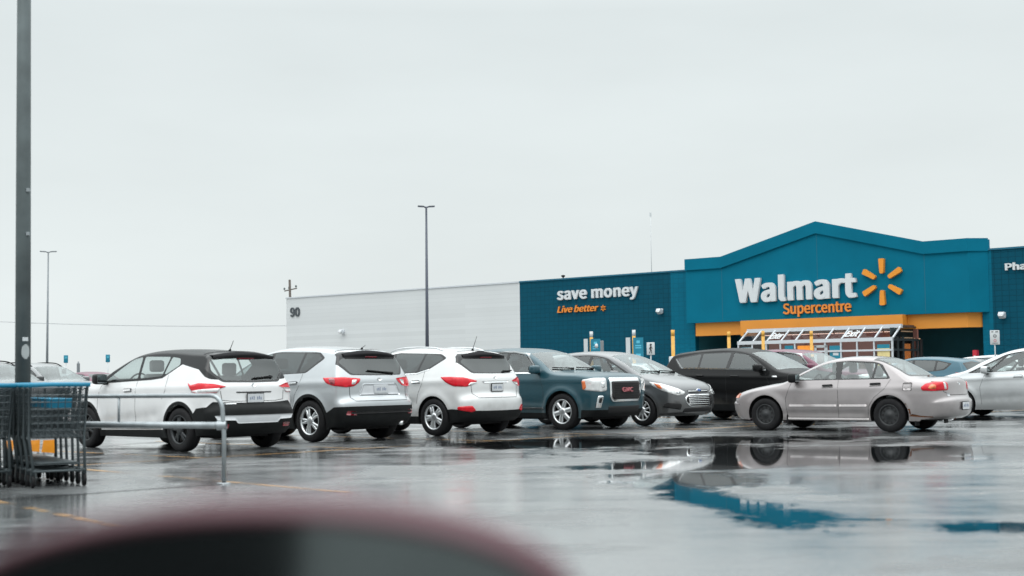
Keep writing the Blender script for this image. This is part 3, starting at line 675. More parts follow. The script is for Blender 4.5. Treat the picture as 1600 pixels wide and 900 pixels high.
SP['cx5'] = dict(L=4.54, H=1.67, xf=.89, xr=3.59, tr=.362, arch=.05, clad=.055, track=1.80, sill=.22, belt=1.14, cowl=1.2, seat=2.15, bench=3.05, mirror=(1.52, 1.10),
    out=[(.14,.24,.30),(.05,.35,.30),(.0,.55,.30),(.03,.78,.28),(.09,.94,.20),(.3,1.04,.13),(.8,1.12,.10),(1.2,1.17,.09,'w0'),(1.6,1.37,.09),(1.98,1.55,.09,'w1'),(2.25,1.625,.09),(2.65,1.665,.09),(3.2,1.66,.09),(3.75,1.615,.09),(4.08,1.565,.09),(4.14,1.52,.11,'r0'),(4.24,1.34,.14),(4.36,1.13,.18,'r1'),(4.40,1.05,.24),(4.42,.9,.27),(4.43,.80,.28),(4.51,.72,.30),(4.54,.58,.30),(4.50,.36,.30),(4.36,.25,.30)],
    sect=[(.15,.83),(.30,.87),(.5,.90),(.7,.91),(.85,.91),(1.0,.895),(1.12,.86),(1.3,.78),(1.5,.68),(1.68,.58)],
    panes=[([(1.50,1.14),(2.42,1.165),(2.34,1.545),(2.04,1.50)],'tintglass'),([(2.50,1.167),(3.18,1.19),(3.22,1.545),(2.42,1.555)],'dark_glass'),([(3.25,1.195),(3.40,1.21),(3.72,1.44),(3.60,1.515),(3.28,1.54)],'dark_glass')],
    dlo=[[(1.40,1.125),(3.43,1.185),(3.80,1.44),(3.62,1.545),(2.3,1.575),(1.98,1.52)]],
    rw=[(-.1,1.15),(.56,1.16),(.72,1.36),(.64,1.43),(-.1,1.43)], rw_trim=[(-.1,1.13),(.60,1.14),(.80,1.38),(.68,1.54),(-.1,1.55)], rearglass=M['dark_glass'],
    regions=[('cladding',[(1.1,.1),(1.1,.40),(3.2,.42),(3.2,.1)]),('bumper',[(3.7,.1),(3.7,.46),(3.98,.48),(4.2,.60),(4.7,.62),(4.7,.1)]),('bumper',[(-.1,.1),(-.1,.36),(.4,.40),(.5,.1)])],
    crease=[(.5,.98,4.3,1.02,.014,.06),(1.1,.5,3.3,.62,-.018,.09)], seams=[[(2.46,.43),(2.47,.8),(2.45,1.16)],[(3.36,1.2),(3.34,.98),(3.22,.82),(3.16,.6)],[(1.28,.42),(1.26,.8),(1.40,1.12)]],
    handles=[(2.12,.98),(3.08,1.0)], endseams=[('rear',[(-.66,1.0),(-.66,.76),(-.6,.70),(.6,.70),(.66,.76),(.66,1.0)])], rim=('spoke',5), twin=.17, spw=(.045,.036), tw=.225)
SP['tucson'] = dict(L=4.40, H=1.655, xf=.88, xr=3.52, tr=.348, arch=.045, track=1.79, sill=.22, belt=1.12, cowl=1.12, seat=2.08, bench=2.98, mirror=(1.45, 1.09),
    out=[(.14,.24,.30),(.05,.35,.30),(.0,.55,.30),(.03,.76,.28),(.1,.93,.20),(.3,1.02,.13),(.75,1.10,.10),(1.12,1.15,.09,'w0'),(1.52,1.36,.09),(1.90,1.54,.09,'w1'),(2.2,1.62,.09),(2.6,1.655,.09),(3.1,1.645,.09),(3.6,1.60,.09),(3.93,1.55,.09),(4.0,1.50,.11,'r0'),(4.10,1.33,.14),(4.22,1.14,.18,'r1'),(4.27,1.06,.24),(4.30,.92,.28),(4.31,.80,.30),(4.38,.70,.30),(4.40,.56,.30),(4.36,.36,.30),(4.22,.25,.30)],
    sect=[(.15,.82),(.30,.86),(.5,.89),(.7,.90),(.85,.90),(1.0,.885),(1.12,.85),(1.3,.77),(1.5,.67),(1.66,.57)],
    panes=[([(1.42,1.12),(2.32,1.155),(2.25,1.53),(1.96,1.485)],'tintglass'),([(2.40,1.157),(3.02,1.195),(3.10,1.525),(2.33,1.54)],'dark_glass'),([(3.08,1.20),(3.30,1.25),(3.62,1.43),(3.50,1.49),(3.15,1.52)],'dark_glass')],
    dlo=[[(1.34,1.105),(3.05,1.17),(3.35,1.24),(3.70,1.44),(3.52,1.52),(2.3,1.56),(1.90,1.50)]],
    rw=[(-.1,1.16),(.50,1.17),(.68,1.36),(.60,1.42),(-.1,1.42)], rw_trim=[(-.1,1.14),(.54,1.15),(.76,1.38),(.62,1.52),(-.1,1.53)], rearglass=M['dark_glass'],
    regions=[('cladding',[(1.1,.1),(1.1,.36),(3.2,.36),(3.2,.1)]),('bumper',[(3.6,.1),(3.6,.47),(4.0,.50),(4.6,.44),(4.6,.1)]),('bumper',[(-.1,.1),(-.1,.36),(.4,.40),(.5,.1)])],
    crease=[(.5,.95,4.2,1.02,.014,.06),(1.1,.5,3.2,.62,-.018,.09)], seams=[[(2.36,.38),(2.37,.8),(2.36,1.15)],[(3.24,1.22),(3.24,.98),(3.14,.8),(3.08,.6)],[(1.22,.38),(1.2,.8),(1.32,1.1)]],
    handles=[(2.04,.97),(2.98,.99)], handlemat=M['chrome'], endseams=[('rear',[(-.64,1.0),(-.62,.78),(-.52,.70),(.52,.70),(.62,.78),(.64,1.0)])], rim=('spoke',5), twin=.15, spw=(.06,.05), tw=.225)
SP['terrain'] = dict(L=4.707, H=1.684, xf=.93, xr=3.787, tr=.368, arch=.05, track=1.82, sill=.24, belt=1.17, cowl=1.25, seat=2.2, bench=3.15, mirror=(1.52, 1.15),
    out=[(.16,.25,.26),(.05,.36,.26),(.0,.58,.26),(.0,.82,.25),(.03,1.0,.22),(.12,1.09,.14),(.5,1.15,.10),(1.22,1.20,.09,'w0'),(1.60,1.41,.09),(1.96,1.58,.09,'w1'),(2.2,1.645,.09),(2.7,1.684,.09),(3.3,1.675,.09),(3.9,1.635,.09),(4.30,1.58,.09),(4.38,1.53,.11,'r0'),(4.46,1.36,.13),(4.56,1.16,.16,'r1'),(4.60,1.05,.22),(4.63,.85,.26),(4.65,.74,.26),(4.70,.66,.28),(4.70,.5,.28),(4.65,.36,.28),(4.5,.26,.28)],
    sect=[(.15,.84),(.30,.875),(.5,.90),(.7,.915),(.9,.915),(1.05,.905),(1.15,.875),(1.3,.80),(1.5,.70),(1.7,.60)], soft=4,
    panes=[([(1.62,1.17),(2.50,1.175),(2.46,1.56),(2.02,1.51)],'glass'),([(2.58,1.175),(3.38,1.18),(3.38,1.555),(2.54,1.565)],'dark_glass'),([(3.46,1.18),(3.90,1.20),(4.05,1.46),(3.46,1.55)],'dark_glass')],
    dlo=[[(1.52,1.15),(3.95,1.165),(4.14,1.47),(3.5,1.585),(2.4,1.592),(1.96,1.53)]],
    rw=[(-.1,1.18),(.62,1.19),(.60,1.45),(-.1,1.47)],
    regions=[('cladding',[(1.2,.1),(1.2,.34),(3.5,.34),(3.5,.1)]),('bumper',[(-.1,.1),(-.1,.40),(.45,.40),(.5,.1)]),('bumper',[(4.1,.1),(4.1,.42),(4.8,.46),(4.8,.1)])],
    flare=.03, crease=[(.2,.98,4.5,1.0,.012,.05),(1.2,.46,3.5,.5,.016,.04)], seams=[[(2.54,.38),(2.55,.8),(2.54,1.16)],[(1.42,.38),(1.40,.8),(1.52,1.14)],[(3.5,1.16),(3.5,.95),(3.36,.75)]],
    handles=[(2.26,1.0),(3.2,1.0)], rim=('spoke',6), spw=(.075,.085), tw=.235)
SP['cmax'] = dict(L=4.41, H=1.62, xf=.90, xr=3.548, tr=.325, arch=.04, track=1.79, sill=.18, belt=1.04, cowl=1.0, seat=2.1, bench=3.0, mirror=(1.52, 1.03),
    out=[(.16,.20,.32),(.05,.29,.32),(.0,.46,.32),(.03,.66,.30),(.09,.80,.24),(.25,.92,.16),(.6,1.02,.11),(.98,1.11,.09,'w0'),(1.45,1.35,.09),(1.92,1.53,.09,'w1'),(2.25,1.595,.09),(2.7,1.62,.09),(3.2,1.60,.09),(3.75,1.54,.09),(4.0,1.49,.09),(4.07,1.43,.11,'r0'),(4.17,1.24,.14),(4.27,1.06,.18,'r1'),(4.31,.98,.24),(4.33,.8,.28),(4.36,.70,.28),(4.40,.58,.28),(4.40,.44,.28),(4.34,.30,.28),(4.2,.22,.28)],
    sect=[(.13,.80),(.26,.85),(.45,.885),(.65,.90),(.8,.895),(.95,.87),(1.08,.83),(1.3,.74),(1.5,.64),(1.64,.55)],
    panes=[([(1.62,1.06),(2.40,1.08),(2.36,1.49),(2.02,1.44)],'glass'),([(1.20,1.04),(1.55,1.055),(1.88,1.36),(1.72,1.30)],'glass'),([(2.48,1.082),(3.12,1.11),(3.12,1.49),(2.44,1.505)],'tintglass'),([(3.2,1.115),(3.5,1.14),(3.72,1.36),(3.2,1.47)],'tintglass')],
    dlo=[[(1.08,1.02),(3.56,1.12),(3.82,1.38),(3.2,1.51),(2.4,1.53),(1.98,1.465)]],
    rw=[(-.1,1.08),(.58,1.09),(.58,1.35),(-.1,1.37)],
    regions=[('bumper',[(4.0,.1),(4.0,.36),(4.6,.4),(4.6,.1)])],
    crease=[(.5,.86,4.2,1.0,.016,.05),(1.1,.42,3.3,.52,-.018,.08)], seams=[[(2.44,.3),(2.45,.7),(2.44,1.07)],[(1.40,.3),(1.38,.7),(1.5,1.02)]],
    handles=[(2.15,.93),(3.05,.96)], rim=('spoke',10), spw=(.03,.028), tw=.205, plan=(.11, .06))
SP['escape'] = dict(L=4.524, H=1.684, xf=.90, xr=3.59, tr=.362, arch=.05, clad=.04, track=1.80, sill=.24, belt=1.16, cowl=1.1, seat=2.1, bench=3.05, mirror=(1.50, 1.14),
    out=[(.14,.25,.30),(.05,.38,.30),(.0,.6,.30),(.03,.84,.28),(.12,1.0,.20),(.4,1.08,.12),(.8,1.14,.10),(1.10,1.19,.09,'w0'),(1.5,1.40,.09),(1.90,1.58,.09,'w1'),(2.2,1.65,.09),(2.6,1.684,.09),(3.2,1.67,.09),(3.7,1.63,.09),(4.06,1.575,.09),(4.13,1.52,.11,'r0'),(4.25,1.34,.14),(4.37,1.15,.18,'r1'),(4.41,1.05,.24),(4.43,.85,.28),(4.45,.76,.28),(4.51,.66,.28),(4.52,.5,.28),(4.48,.36,.28),(4.35,.27,.28)],
    sect=[(.15,.84),(.30,.87),(.5,.90),(.7,.91),(.88,.91),(1.03,.895),(1.15,.86),(1.3,.79),(1.5,.69),(1.7,.58)],
    panes=[([(1.46,1.17),(2.38,1.185),(2.32,1.555),(1.96,1.51)],'tintglass'),([(2.48,1.187),(3.20,1.21),(3.18,1.55),(2.42,1.565)],'dark_glass'),([(3.26,1.212),(3.72,1.24),(3.88,1.45),(3.24,1.545)],'dark_glass')],
    dlo=[[(1.34,1.15),(3.76,1.22),(3.98,1.46),(3.3,1.57),(2.3,1.59),(1.90,1.53)]],
    rw=[(-.1,1.18),(.6,1.19),(.62,1.43),(-.1,1.45)],
    regions=[('cladding',[(1.1,.1),(1.1,.38),(3.3,.38),(3.3,.1)]),('bumper',[(3.9,.1),(3.9,.5),(4.7,.52),(4.7,.1)]),('bumper',[(-.1,.1),(-.1,.4),(.45,.42),(.5,.1)])],
    crease=[(.5,.98,4.3,1.05,.014,.05),(1.1,.55,3.3,.66,-.02,.09)], seams=[[(2.43,.4),(2.44,.8),(2.43,1.17)],[(1.30,.4),(1.28,.8),(1.42,1.13)],[(3.36,1.2),(3.34,.98),(3.2,.8)]],
    handles=[(2.1,1.0),(3.05,1.02)], rim=('spoke',5), spw=(.06,.05), tw=.225)
SP['corolla'] = dict(L=4.42, H=1.385, xf=.87, xr=3.335, tr=.305, arch=.06, track=1.69, sill=.20, belt=.94, cowl=1.2, seat=2.05, bench=2.9, mirror=(1.50, .92),
    out=[(.14,.20,.34),(.05,.28,.34),(.005,.42,.34),(.01,.54,.33),(.07,.60,.30),(.11,.68,.24),(.22,.75,.18),(.5,.82,.13),(.85,.88,.11),(1.22,.945,.09,'w0'),(1.58,1.14,.09),(1.93,1.30,.09,'w1'),(2.15,1.355,.09),(2.5,1.385,.09),(2.85,1.375,.09),(3.10,1.335,.09,'r0'),(3.40,1.19,.10),(3.72,1.005,.12,'r1'),(3.84,.985,.15),(4.10,.985,.18),(4.25,.965,.22),(4.31,.90,.26),(4.33,.74,.28),(4.35,.63,.30),(4.41,.58,.34),(4.42,.44,.34),(4.38,.30,.34),(4.24,.23,.34)],
    sect=[(.13,.77),(.24,.80),(.40,.83),(.55,.843),(.7,.845),(.82,.825),(.93,.785),(1.08,.71),(1.25,.61),(1.4,.52)], soft=5,
    panes=[([(1.46,.955),(2.30,.965),(2.24,1.275),(1.98,1.245)],'glass'),([(2.40,.965),(2.99,.972),(3.02,1.235),(2.38,1.28)],'glass'),([(3.04,.972),(3.30,.98),(3.10,1.21),(3.06,1.225)],'glass')],
    dlo=[[(1.36,.935),(3.36,.955),(3.13,1.25),(2.98,1.272),(2.30,1.305),(1.93,1.265)]],
    rw=[(-.1,1.02),(.56,1.03),(.52,1.32),(-.1,1.335)], rw_trim=[(-.1,.99),(.62,1.0),(.57,1.34),(-.1,1.36)], rearglass=M['glass'],
    regions=[], mats={}, crease=[(.3,.76,4.2,.80,.010,.05),(1.1,.33,3.1,.34,-.02,.05)],
    seams=[[(1.32,.26),(1.30,.6),(1.42,.93)],[(2.35,.26),(2.36,.6),(2.35,.96)],[(3.36,.95),(3.26,.78),(3.06,.62),(2.95,.45),(2.93,.26)],[(1.34,.25),(2.92,.25)]],
    handles=[(2.05,.82),(2.98,.845)], handlemat=M['plastic'], endseams=[('rear',[(-.62,.93),(-.60,.72),(-.4,.66),(.4,.66),(.60,.72),(.62,.93)])], rim=('steel',10), rimmat=M['steel'], rimr=.62, tw=.19, mirmat=M['plastic'], plan=(.10, .09), fabric=M['greyfabric'])
SP['sedan'] = dict(L=4.50, H=1.47, xf=.88, xr=3.58, tr=.32, arch=.045, track=1.74, sill=.18, belt=1.0, cowl=1.15, seat=2.1, bench=3.0, mirror=(1.46, .98),
    out=[(.14,.20,.34),(.05,.29,.34),(.0,.45,.34),(.03,.62,.32),(.11,.74,.24),(.35,.84,.15),(.75,.93,.11),(1.15,1.01,.09,'w0'),(1.62,1.24,.09),(2.05,1.40,.09,'w1'),(2.35,1.455,.09),(2.7,1.47,.09),(3.05,1.45,.09),(3.35,1.39,.09,'r0'),(3.65,1.24,.10),(3.98,1.08,.12,'r1'),(4.15,1.06,.16),(4.34,1.04,.2),(4.40,.95,.26),(4.42,.76,.3),(4.45,.66,.3),(4.49,.58,.32),(4.50,.45,.32),(4.46,.3,.32),(4.3,.22,.32)],
    sect=[(.13,.80),(.26,.84),(.45,.87),(.62,.885),(.78,.88),(.92,.855),(1.02,.81),(1.18,.73),(1.35,.63),(1.5,.54)],
    panes=[([(1.50,1.03),(2.38,1.05),(2.34,1.355),(2.08,1.325)],'tintglass'),([(2.46,1.05),(3.1,1.07),(3.12,1.335),(2.42,1.36)],'tintglass'),([(3.16,1.075),(3.42,1.10),(3.38,1.25),(3.17,1.325)],'tintglass')],
    dlo=[[(1.32,1.005),(3.5,1.07),(3.42,1.28),(3.15,1.355),(2.35,1.385),(2.04,1.345)]],
    rw=[(-.1,1.10),(.58,1.11),(.54,1.36),(-.1,1.38)], regions=[('bumper',[(-.1,.1),(-.1,.34),(.4,.34),(.4,.1)]),('cladding',[(1.1,.1),(1.1,.25),(3.3,.25),(3.3,.1)])],
    crease=[(1.2,.80,4.3,.95,.018,.035),(1.1,.36,3.3,.42,-.018,.06)], seams=[[(2.42,.28),(2.43,.7),(2.42,1.04)],[(1.30,.28),(1.28,.7),(1.40,1.0)],[(3.45,1.05),(3.36,.8),(3.2,.6)]],
    handles=[(2.12,.90),(3.05,.93)], rim=('spoke',5), twin=.14, tw=.21)
SP['hatch'] = dict(L=4.05, H=1.50, xf=.82, xr=3.36, tr=.31, arch=.045, track=1.70, sill=.18, belt=1.02, cowl=1.0, seat=1.95, bench=2.8, mirror=(1.34, 1.0),
    out=[(.14,.20,.32),(.05,.29,.32),(.0,.46,.32),(.03,.65,.3),(.1,.79,.22),(.35,.91,.14),(.65,.98,.11),(1.0,1.05,.09,'w0'),(1.42,1.27,.09),(1.82,1.43,.09,'w1'),(2.1,1.485,.09),(2.5,1.50,.09),(3.0,1.475,.09),(3.45,1.42,.09),(3.66,1.38,.09),(3.73,1.32,.11,'r0'),(3.83,1.17,.14),(3.92,1.04,.18,'r1'),(3.96,.95,.25),(3.98,.8,.28),(4.0,.68,.3),(4.04,.58,.3),(4.05,.45,.3),(4.0,.3,.3),(3.86,.22,.3)],
    sect=[(.13,.78),(.26,.82),(.45,.85),(.62,.86),(.78,.855),(.92,.835),(1.03,.80),(1.2,.73),(1.38,.63),(1.52,.54)],
    panes=[([(1.42,1.04),(2.25,1.06),(2.2,1.385),(1.9,1.35)],'tintglass'),([(2.33,1.06),(2.9,1.09),(2.92,1.365),(2.28,1.39)],'dark_glass'),([(2.97,1.10),(3.2,1.14),(3.32,1.28),(2.98,1.355)],'dark_glass')],
    dlo=[[(1.3,1.02),(2.95,1.07),(3.24,1.11),(3.42,1.29),(2.98,1.385),(2.2,1.41),(1.86,1.37)]],
    rw=[(-.1,1.06),(.55,1.07),(.56,1.27),(-.1,1.29)], rw_trim=[(-.1,1.04),(.58,1.05),(.6,1.30),(-.1,1.36)], regions=[('bumper',[(3.6,.1),(3.6,.36),(4.2,.36),(4.2,.1)])],
    crease=[(.5,.85,3.9,.95,.014,.05)], seams=[[(2.28,.28),(2.29,.7),(2.28,1.05)]], handles=[(2.0,.9),(2.85,.93)], rim=('spoke',5), tw=.195)

P_WHITE = paint('white_paint', (.64, .645, .65), 0, .4)
P_SILVER = paint('silver_paint', (.40, .425, .44), .45, .36)
P_PEARL = paint('pearl_white_paint', (.60, .61, .61), .1, .4)
P_TEAL = paint('dark_teal_paint', (.007, .052, .072), .2, .4, coat=.5)
P_GREY = paint('grey_paint', (.105, .11, .115), .55, .35)
P_BLACK = paint('black_paint', (.005, .0055, .006), 0, .6, coat=.32, spec=.1)
P_BEIGE = paint('champagne_paint', (.31, .284, .286), .35, .38)
P_SILVER2 = paint('light_silver_paint', (.52, .54, .55), .4, .36)
P_MAROON = paint('maroon_paint', (.10, .004, .034), .1, .45, coat=.45)
P_BLUE = paint('blue_paint', (.002, .075, .115), .1, .4, coat=.5)
P_FAR = paint('far_grey_paint', (.11, .12, .125), .4, .35)
P_DARK = paint('dark_grey_paint', (.03, .033, .036), .4, .35)

def anchor(spec, px, py, rz, wheel, side):
    """car origin so that the outer foot of one wheel stands on the ground seen at a pixel"""
    g = G(px, py); s = SP[spec]; x = s['xf' if wheel == 'f' else 'xr'] - s['L'] / 2; y = side * s['track'] / 2
    return (g[0] - (x * math.cos(rz) - y * math.sin(rz)), g[1] - (x * math.sin(rz) + y * math.cos(rz)), 0)
AWAY, NEAR = -PHI, math.pi - PHI         # nose to the left and away / nose to the right and towards the camera
GRP = 'cars parked in the near row'

# --- white crossover
k = Car('parked_crossover', SP['kicks'], P_WHITE, 'white crossover with a black roof and black wheels, parked behind the cart rail', anchor('kicks', 279, 706, AWAY - .02, 'r', -1), AWAY - .02, GRP, .017, cat='car')
for sd in (-1, 1):
    t = k.wrap('tail_light', [('s',3.60,1.05),('s',3.70,1.01),('s',3.88,1.045),('e',.67,1.025),('e',.50,.985),('e',.61,.955),('e',.67,.90),('s',3.86,.885),('s',3.72,.935)], M['red'], sd, rnd=.02)
    k.wrap('reversing_lens', [('s',3.74,.925),('s',3.90,.945),('e',.60,.965),('e',.64,.905),('s',3.86,.885)], M['clear'], sd, off=.012, rnd=.02, parent=t)
    k.wrap('lens_edge', [('s',3.74,.925),('s',3.88,.893),('e',.65,.907),('e',.655,.893),('s',3.86,.88),('s',3.73,.915)], M['darkred'], sd, off=.014, parent=t)
    k.end('rear_reflector', [(sd*.52,.36),(sd*.68,.36),(sd*.68,.42),(sd*.52,.42)], M['darkred'], rnd=.01)
    k.wrap('front_lamp', [('e',.45,.86),('e',.72,.88),('s',.45,.93),('s',.30,.84)], M['clear'], sd, rear=False)
k.end('skid_plate', [(-.74,.55),(.74,.55),(.70,.485),(.42,.475),(.38,.43),(-.38,.43),(-.42,.475),(-.70,.485)], M['plate'], off=.012, rnd=.015)
k.end('boot_handle_trim', [(-.34,.905),(.34,.905),(.32,.885),(-.32,.885)], M['seam'], off=.004)
k.end('boot_emblem', [(-.05,1.0),(0,1.035),(.05,1.0),(0,.965)], M['chrome'], rnd=.02)
k.end('boot_badge', [(-.56,.715),(-.36,.715),(-.36,.735),(-.56,.735)], M['chrome'], off=.004)
k.spoiler(3.72, 4.02, 1.475, .58, M['glossblack'])
k.plate(.74, .87); k.wiper((.40, 1.125), (.02, 1.10)); k.antenna(3.55, .16, .10)
sp = MB(); 
k.end('brake_light', [(-.16,1.422),(.16,1.422),(.16,1.405),(-.16,1.405)], M['darkred'], off=.01)

# --- silver SUV
k = Car('parked_suv', SP['cx5'], P_SILVER, 'silver SUV with a dark rear wiper and pale plate panel, right of the white crossover', anchor('cx5', 483, 691, AWAY, 'r', -1), AWAY, GRP, .017)
for sd in (-1, 1):
    t = k.wrap('tail_light', [('s',3.90,1.10),('s',4.12,1.10),('e',.74,1.105),('e',.42,1.08),('e',.46,1.02),('e',.58,.95),('e',.72,.935),('s',4.18,.965),('s',4.02,1.01)], M['red'], sd, rnd=.025)
    k.wrap('reversing_lens', [('e',.50,1.06),('e',.60,1.06),('e',.62,.975),('e',.55,.99)], M['clear'], sd, off=.012, rnd=.02, parent=t)
    k.wrap('dark_lens', [('s',4.05,1.085),('s',4.20,1.085),('s',4.22,.98),('s',4.12,1.0)], M['darkred'], sd, off=.012, rnd=.02, parent=t)
    k.end('rear_reflector', [(sd*.60,.46),(sd*.78,.47),(sd*.76,.54),(sd*.62,.53)], M['darkred'], rnd=.02)
    k.wrap('front_lamp', [('e',.5,.86),('e',.75,.88),('s',.5,.95),('s',.35,.84)], M['clear'], sd, rear=False)
k.end('plate_recess', [(-.40,1.0),(.40,1.0),(.50,.79),(-.50,.79)], M['chrome'], off=.004, rnd=.04)
k.end('plate_surround', [(-.38,.985),(.38,.985),(.465,.805),(-.465,.805)], M['plate'], off=.010, rnd=.035)
k.spoiler(3.96, 4.25, 1.515, .60, P_SILVER); k.end('gloss_shade_band', [(-.60,1.50),(.60,1.50),(.58,1.42),(-.58,1.42)], M['seam'], off=.004)  # dark band: black gloss and the spoiler's shadow painted as one
k.plate(.83, .96, frame=False); k.wiper((.36, 1.165), (-.22, 1.21)); k.antenna(3.95, .07, .10)
k.end('bumper_ridge', [(-.70,.52),(.70,.52),(.70,.49),(-.70,.49)], M['under'], off=.02)
k.end('boot_emblem', [(-.07,1.065),(0,1.095),(.07,1.065),(0,1.03)], M['chrome'], rnd=.03)
k.end('brake_light', [(-.14,1.462),(.14,1.462),(.14,1.44),(-.14,1.44)], M['darkred'], off=.012)
ex = MB(); p, n = k.hit((4, .5, .33), (-1, 0, 0)); ex.tube([(p[0] - .15, .5, .30), (p[0] + .01, .5, .30)], .04, 12); ex.build('exhaust_tip', M['chrome'], k.root)

# --- white SUV with roof rails
k = Car('parked_suv', SP['tucson'], P_PEARL, 'white SUV with silver roof rails and an aerial, left of the dark teal SUV', anchor('tucson', 677, 681.5, AWAY, 'r', -1), AWAY, GRP, .017)
for sd in (-1, 1):
    t = k.wrap('tail_light', [('s',3.68,1.085),('s',3.90,1.09),('e',.74,1.075),('e',.48,1.01),('e',.60,.945),('e',.72,.905),('s',4.03,.915),('s',3.86,.98)], M['red'], sd, rnd=.03)
    k.wrap('reversing_lens', [('e',.50,.985),('e',.64,.985),('e',.70,.93),('e',.62,.935)], M['clear'], sd, off=.012, rnd=.02, parent=t)
    k.wrap('rear_reflector', [('s',4.10,.49),('s',4.12,.545),('e',.68,.56),('e',.60,.47),('e',.68,.44)], M['red'], sd, rnd=.03)
    k.wrap('front_lamp', [('e',.5,.84),('e',.75,.86),('s',.5,.93),('s',.35,.82)], M['clear'], sd, rear=False)
k.end('boot_handle_trim', [(-.36,1.005),(.36,1.005),(.34,.975),(-.34,.975)], M['chrome'], off=.012)
k.end('boot_emblem', [(-.06,1.065),(0,1.09),(.06,1.065),(0,1.035)], M['chrome'], rnd=.03)
k.spoiler(3.82, 4.10, 1.50, .58, P_PEARL); k.end('gloss_shade_band', [(-.57,1.49),(.57,1.49),(.55,1.42),(-.55,1.42)], M['seam'], off=.004)  # same band here, spoiler shadow and black gloss in one dark colour
k.plate(.82, .95); k.wiper((.30, 1.175), (.60, 1.19)); k.antenna(3.70, .26, -.10 + .22); k.rails(2.0, 3.5, .56, M['alloy'])
k.end('brake_light', [(-.16,1.452),(.16,1.452),(.16,1.43),(-.16,1.43)], M['darkred'], off=.012)
k.line('chrome_belt', [(1.36,1.10),(3.05,1.16),(3.34,1.23)], .02, M['chrome'], -1, .006)

# --- dark teal SUV, nose towards the camera
def terrain_front(k, big=True):
    for sd in (-1, 1):
        t = k.wrap('headlight', [('e',.56,1.03),('e',.80,1.03),('s',.42,1.0),('s',.40,.80),('e',.72,.76),('e',.58,.78)], M['clear'], sd, rear=False, rnd=.04)
        k.wrap('indicator', [('s',.42,.98),('s',.345,.98),('s',.315,.84),('s',.37,.80),('s',.40,.81)], M['amber'], sd, rear=False, off=.013, rnd=.02, parent=t)
        k.wrap('headlight_bowl', [('e',.62,.94),('e',.70,.95),('e',.71,.84),('e',.63,.84)], M['reflector'], sd, rear=False, off=.013, rnd=.03, parent=t)
        f = k.wrap('fog_light', [('e',.66,.68),('e',.78,.68),('e',.80,.44),('e',.70,.44)], M['chrome'], sd, rear=False, off=.012, rnd=.03)
        k.wrap('fog_bowl', [('e',.69,.64),('e',.75,.64),('e',.76,.54),('e',.71,.54)], M['seam'], sd, rear=False, off=.018, rnd=.02, parent=f)
        k.wrap('tail_light', [('s',4.35,1.12),('e',.72,1.12),('e',.72,.85),('s',4.42,.85)], M['red'], sd)
        k.line('chrome_window_trim', [(3.98,1.155),(1.56,1.145),(1.99,1.535),(2.4,1.592),(3.5,1.582)], .028, M['chrome'], sd, .008)
    g = k.end('grille_surround', [(-.50,1.03),(.50,1.03),(.51,.66),(.44,.56),(-.44,.56),(-.51,.66)], M['chrome'], rear=False, off=.02, rnd=.04)
    k.end('grille_mesh', [(-.445,.955),(.445,.955),(.455,.67),(.40,.605),(-.40,.605),(-.455,.67)], M['seam'], rear=False, off=.03, rnd=.03, parent=g)
    p, n = k.hit((-4, 0, .80), (1, 0, 0))
    lettering('grille_letters', 'GMC', pbr('red_letters', (.48, .16, .18), .3, .3, vary=0), (p[0] - .036, .18, .75), (0, -1, 0), (0, 0, 1), .36, .09, k.root, bold=.008, depth=.02)
    q = MB()
    for z in np.arange(.64, .94, .035): q.tube([(k.hit((-4, y, z), (1, 0, 0))[0][0] - .032, y, z) for y in (-.40, -.2, 0, .2, .40)], .005, 4)
    q.build('grille_slat', M['plastic'], g)
    k.end('lower_intake', [(-.52,.47),(.52,.47),(.50,.33),(-.50,.33)], M['seam'], rear=False, off=.004, rnd=.03)
k = Car('parked_suv', SP['terrain'], P_TEAL, 'dark teal boxy SUV with a chrome framed grille, nose towards the wet lane', anchor('terrain', 878, 672, NEAR, 'f', 1), NEAR, GRP, .018)
terrain_front(k)
k.wiper((-.62, 1.215), (-.05, 1.235), rear=False); k.wiper((.10, 1.215), (.66, 1.235), rear=False); k.line('sill_trim', [(1.4,.44),(3.4,.44)], .02, M['alloy'], 1, .02)
k.wiper

# --- grey compact minivan
k = Car('parked_minivan', SP['cmax'], P_GREY, 'rounded grey compact minivan with an oval slatted grille, beside the dark teal SUV', anchor('cmax', 1003, 665.5, NEAR, 'f', 1), NEAR, GRP, .018, cat='minivan')
for sd in (-1, 1):
    t = k.wrap('headlight', [('e',.46,.70),('e',.62,.78),('s',.40,.88),('s',.72,.935),('s',.62,.84),('s',.36,.735),('e',.70,.64),('e',.54,.65)], M['clear'], sd, rear=False, rnd=.03)
    k.wrap('indicator', [('s',.60,.90),('s',.45,.87),('s',.38,.78),('s',.48,.79)], M['amber'], sd, rear=False, off=.013, rnd=.02, parent=t)
    k.wrap('headlight_bowl', [('e',.60,.73),('e',.68,.75),('e',.72,.68),('e',.62,.67)], M['reflector'], sd, rear=False, off=.013, rnd=.03, parent=t)
    k.wrap('fog_recess', [('e',.60,.46),('s',.30,.50),('s',.40,.40),('e',.60,.34)], M['seam'], sd, rear=False, rnd=.03)
    k.wrap('tail_light', [('s',4.1,1.12),('e',.72,1.12),('e',.72,.9),('s',4.15,.95)], M['red'], sd)
    k.line('bumper_lip', [(.1, .27), (.5, .25)], .03, P_GREY, sd, .012)
g = k.end('grille_surround', [(-.50,.60),(-.40,.655),(.40,.655),(.50,.60),(.50,.50),(.38,.40),(-.38,.40),(-.50,.50)], M['chrome'], rear=False, off=.012, rnd=.07)
k.end('grille_opening', [(-.47,.595),(-.38,.635),(.38,.635),(.47,.595),(.47,.51),(.36,.42),(-.36,.42),(-.47,.51)], M['seam'], rear=False, off=.02, rnd=.06, parent=g)
q = MB()
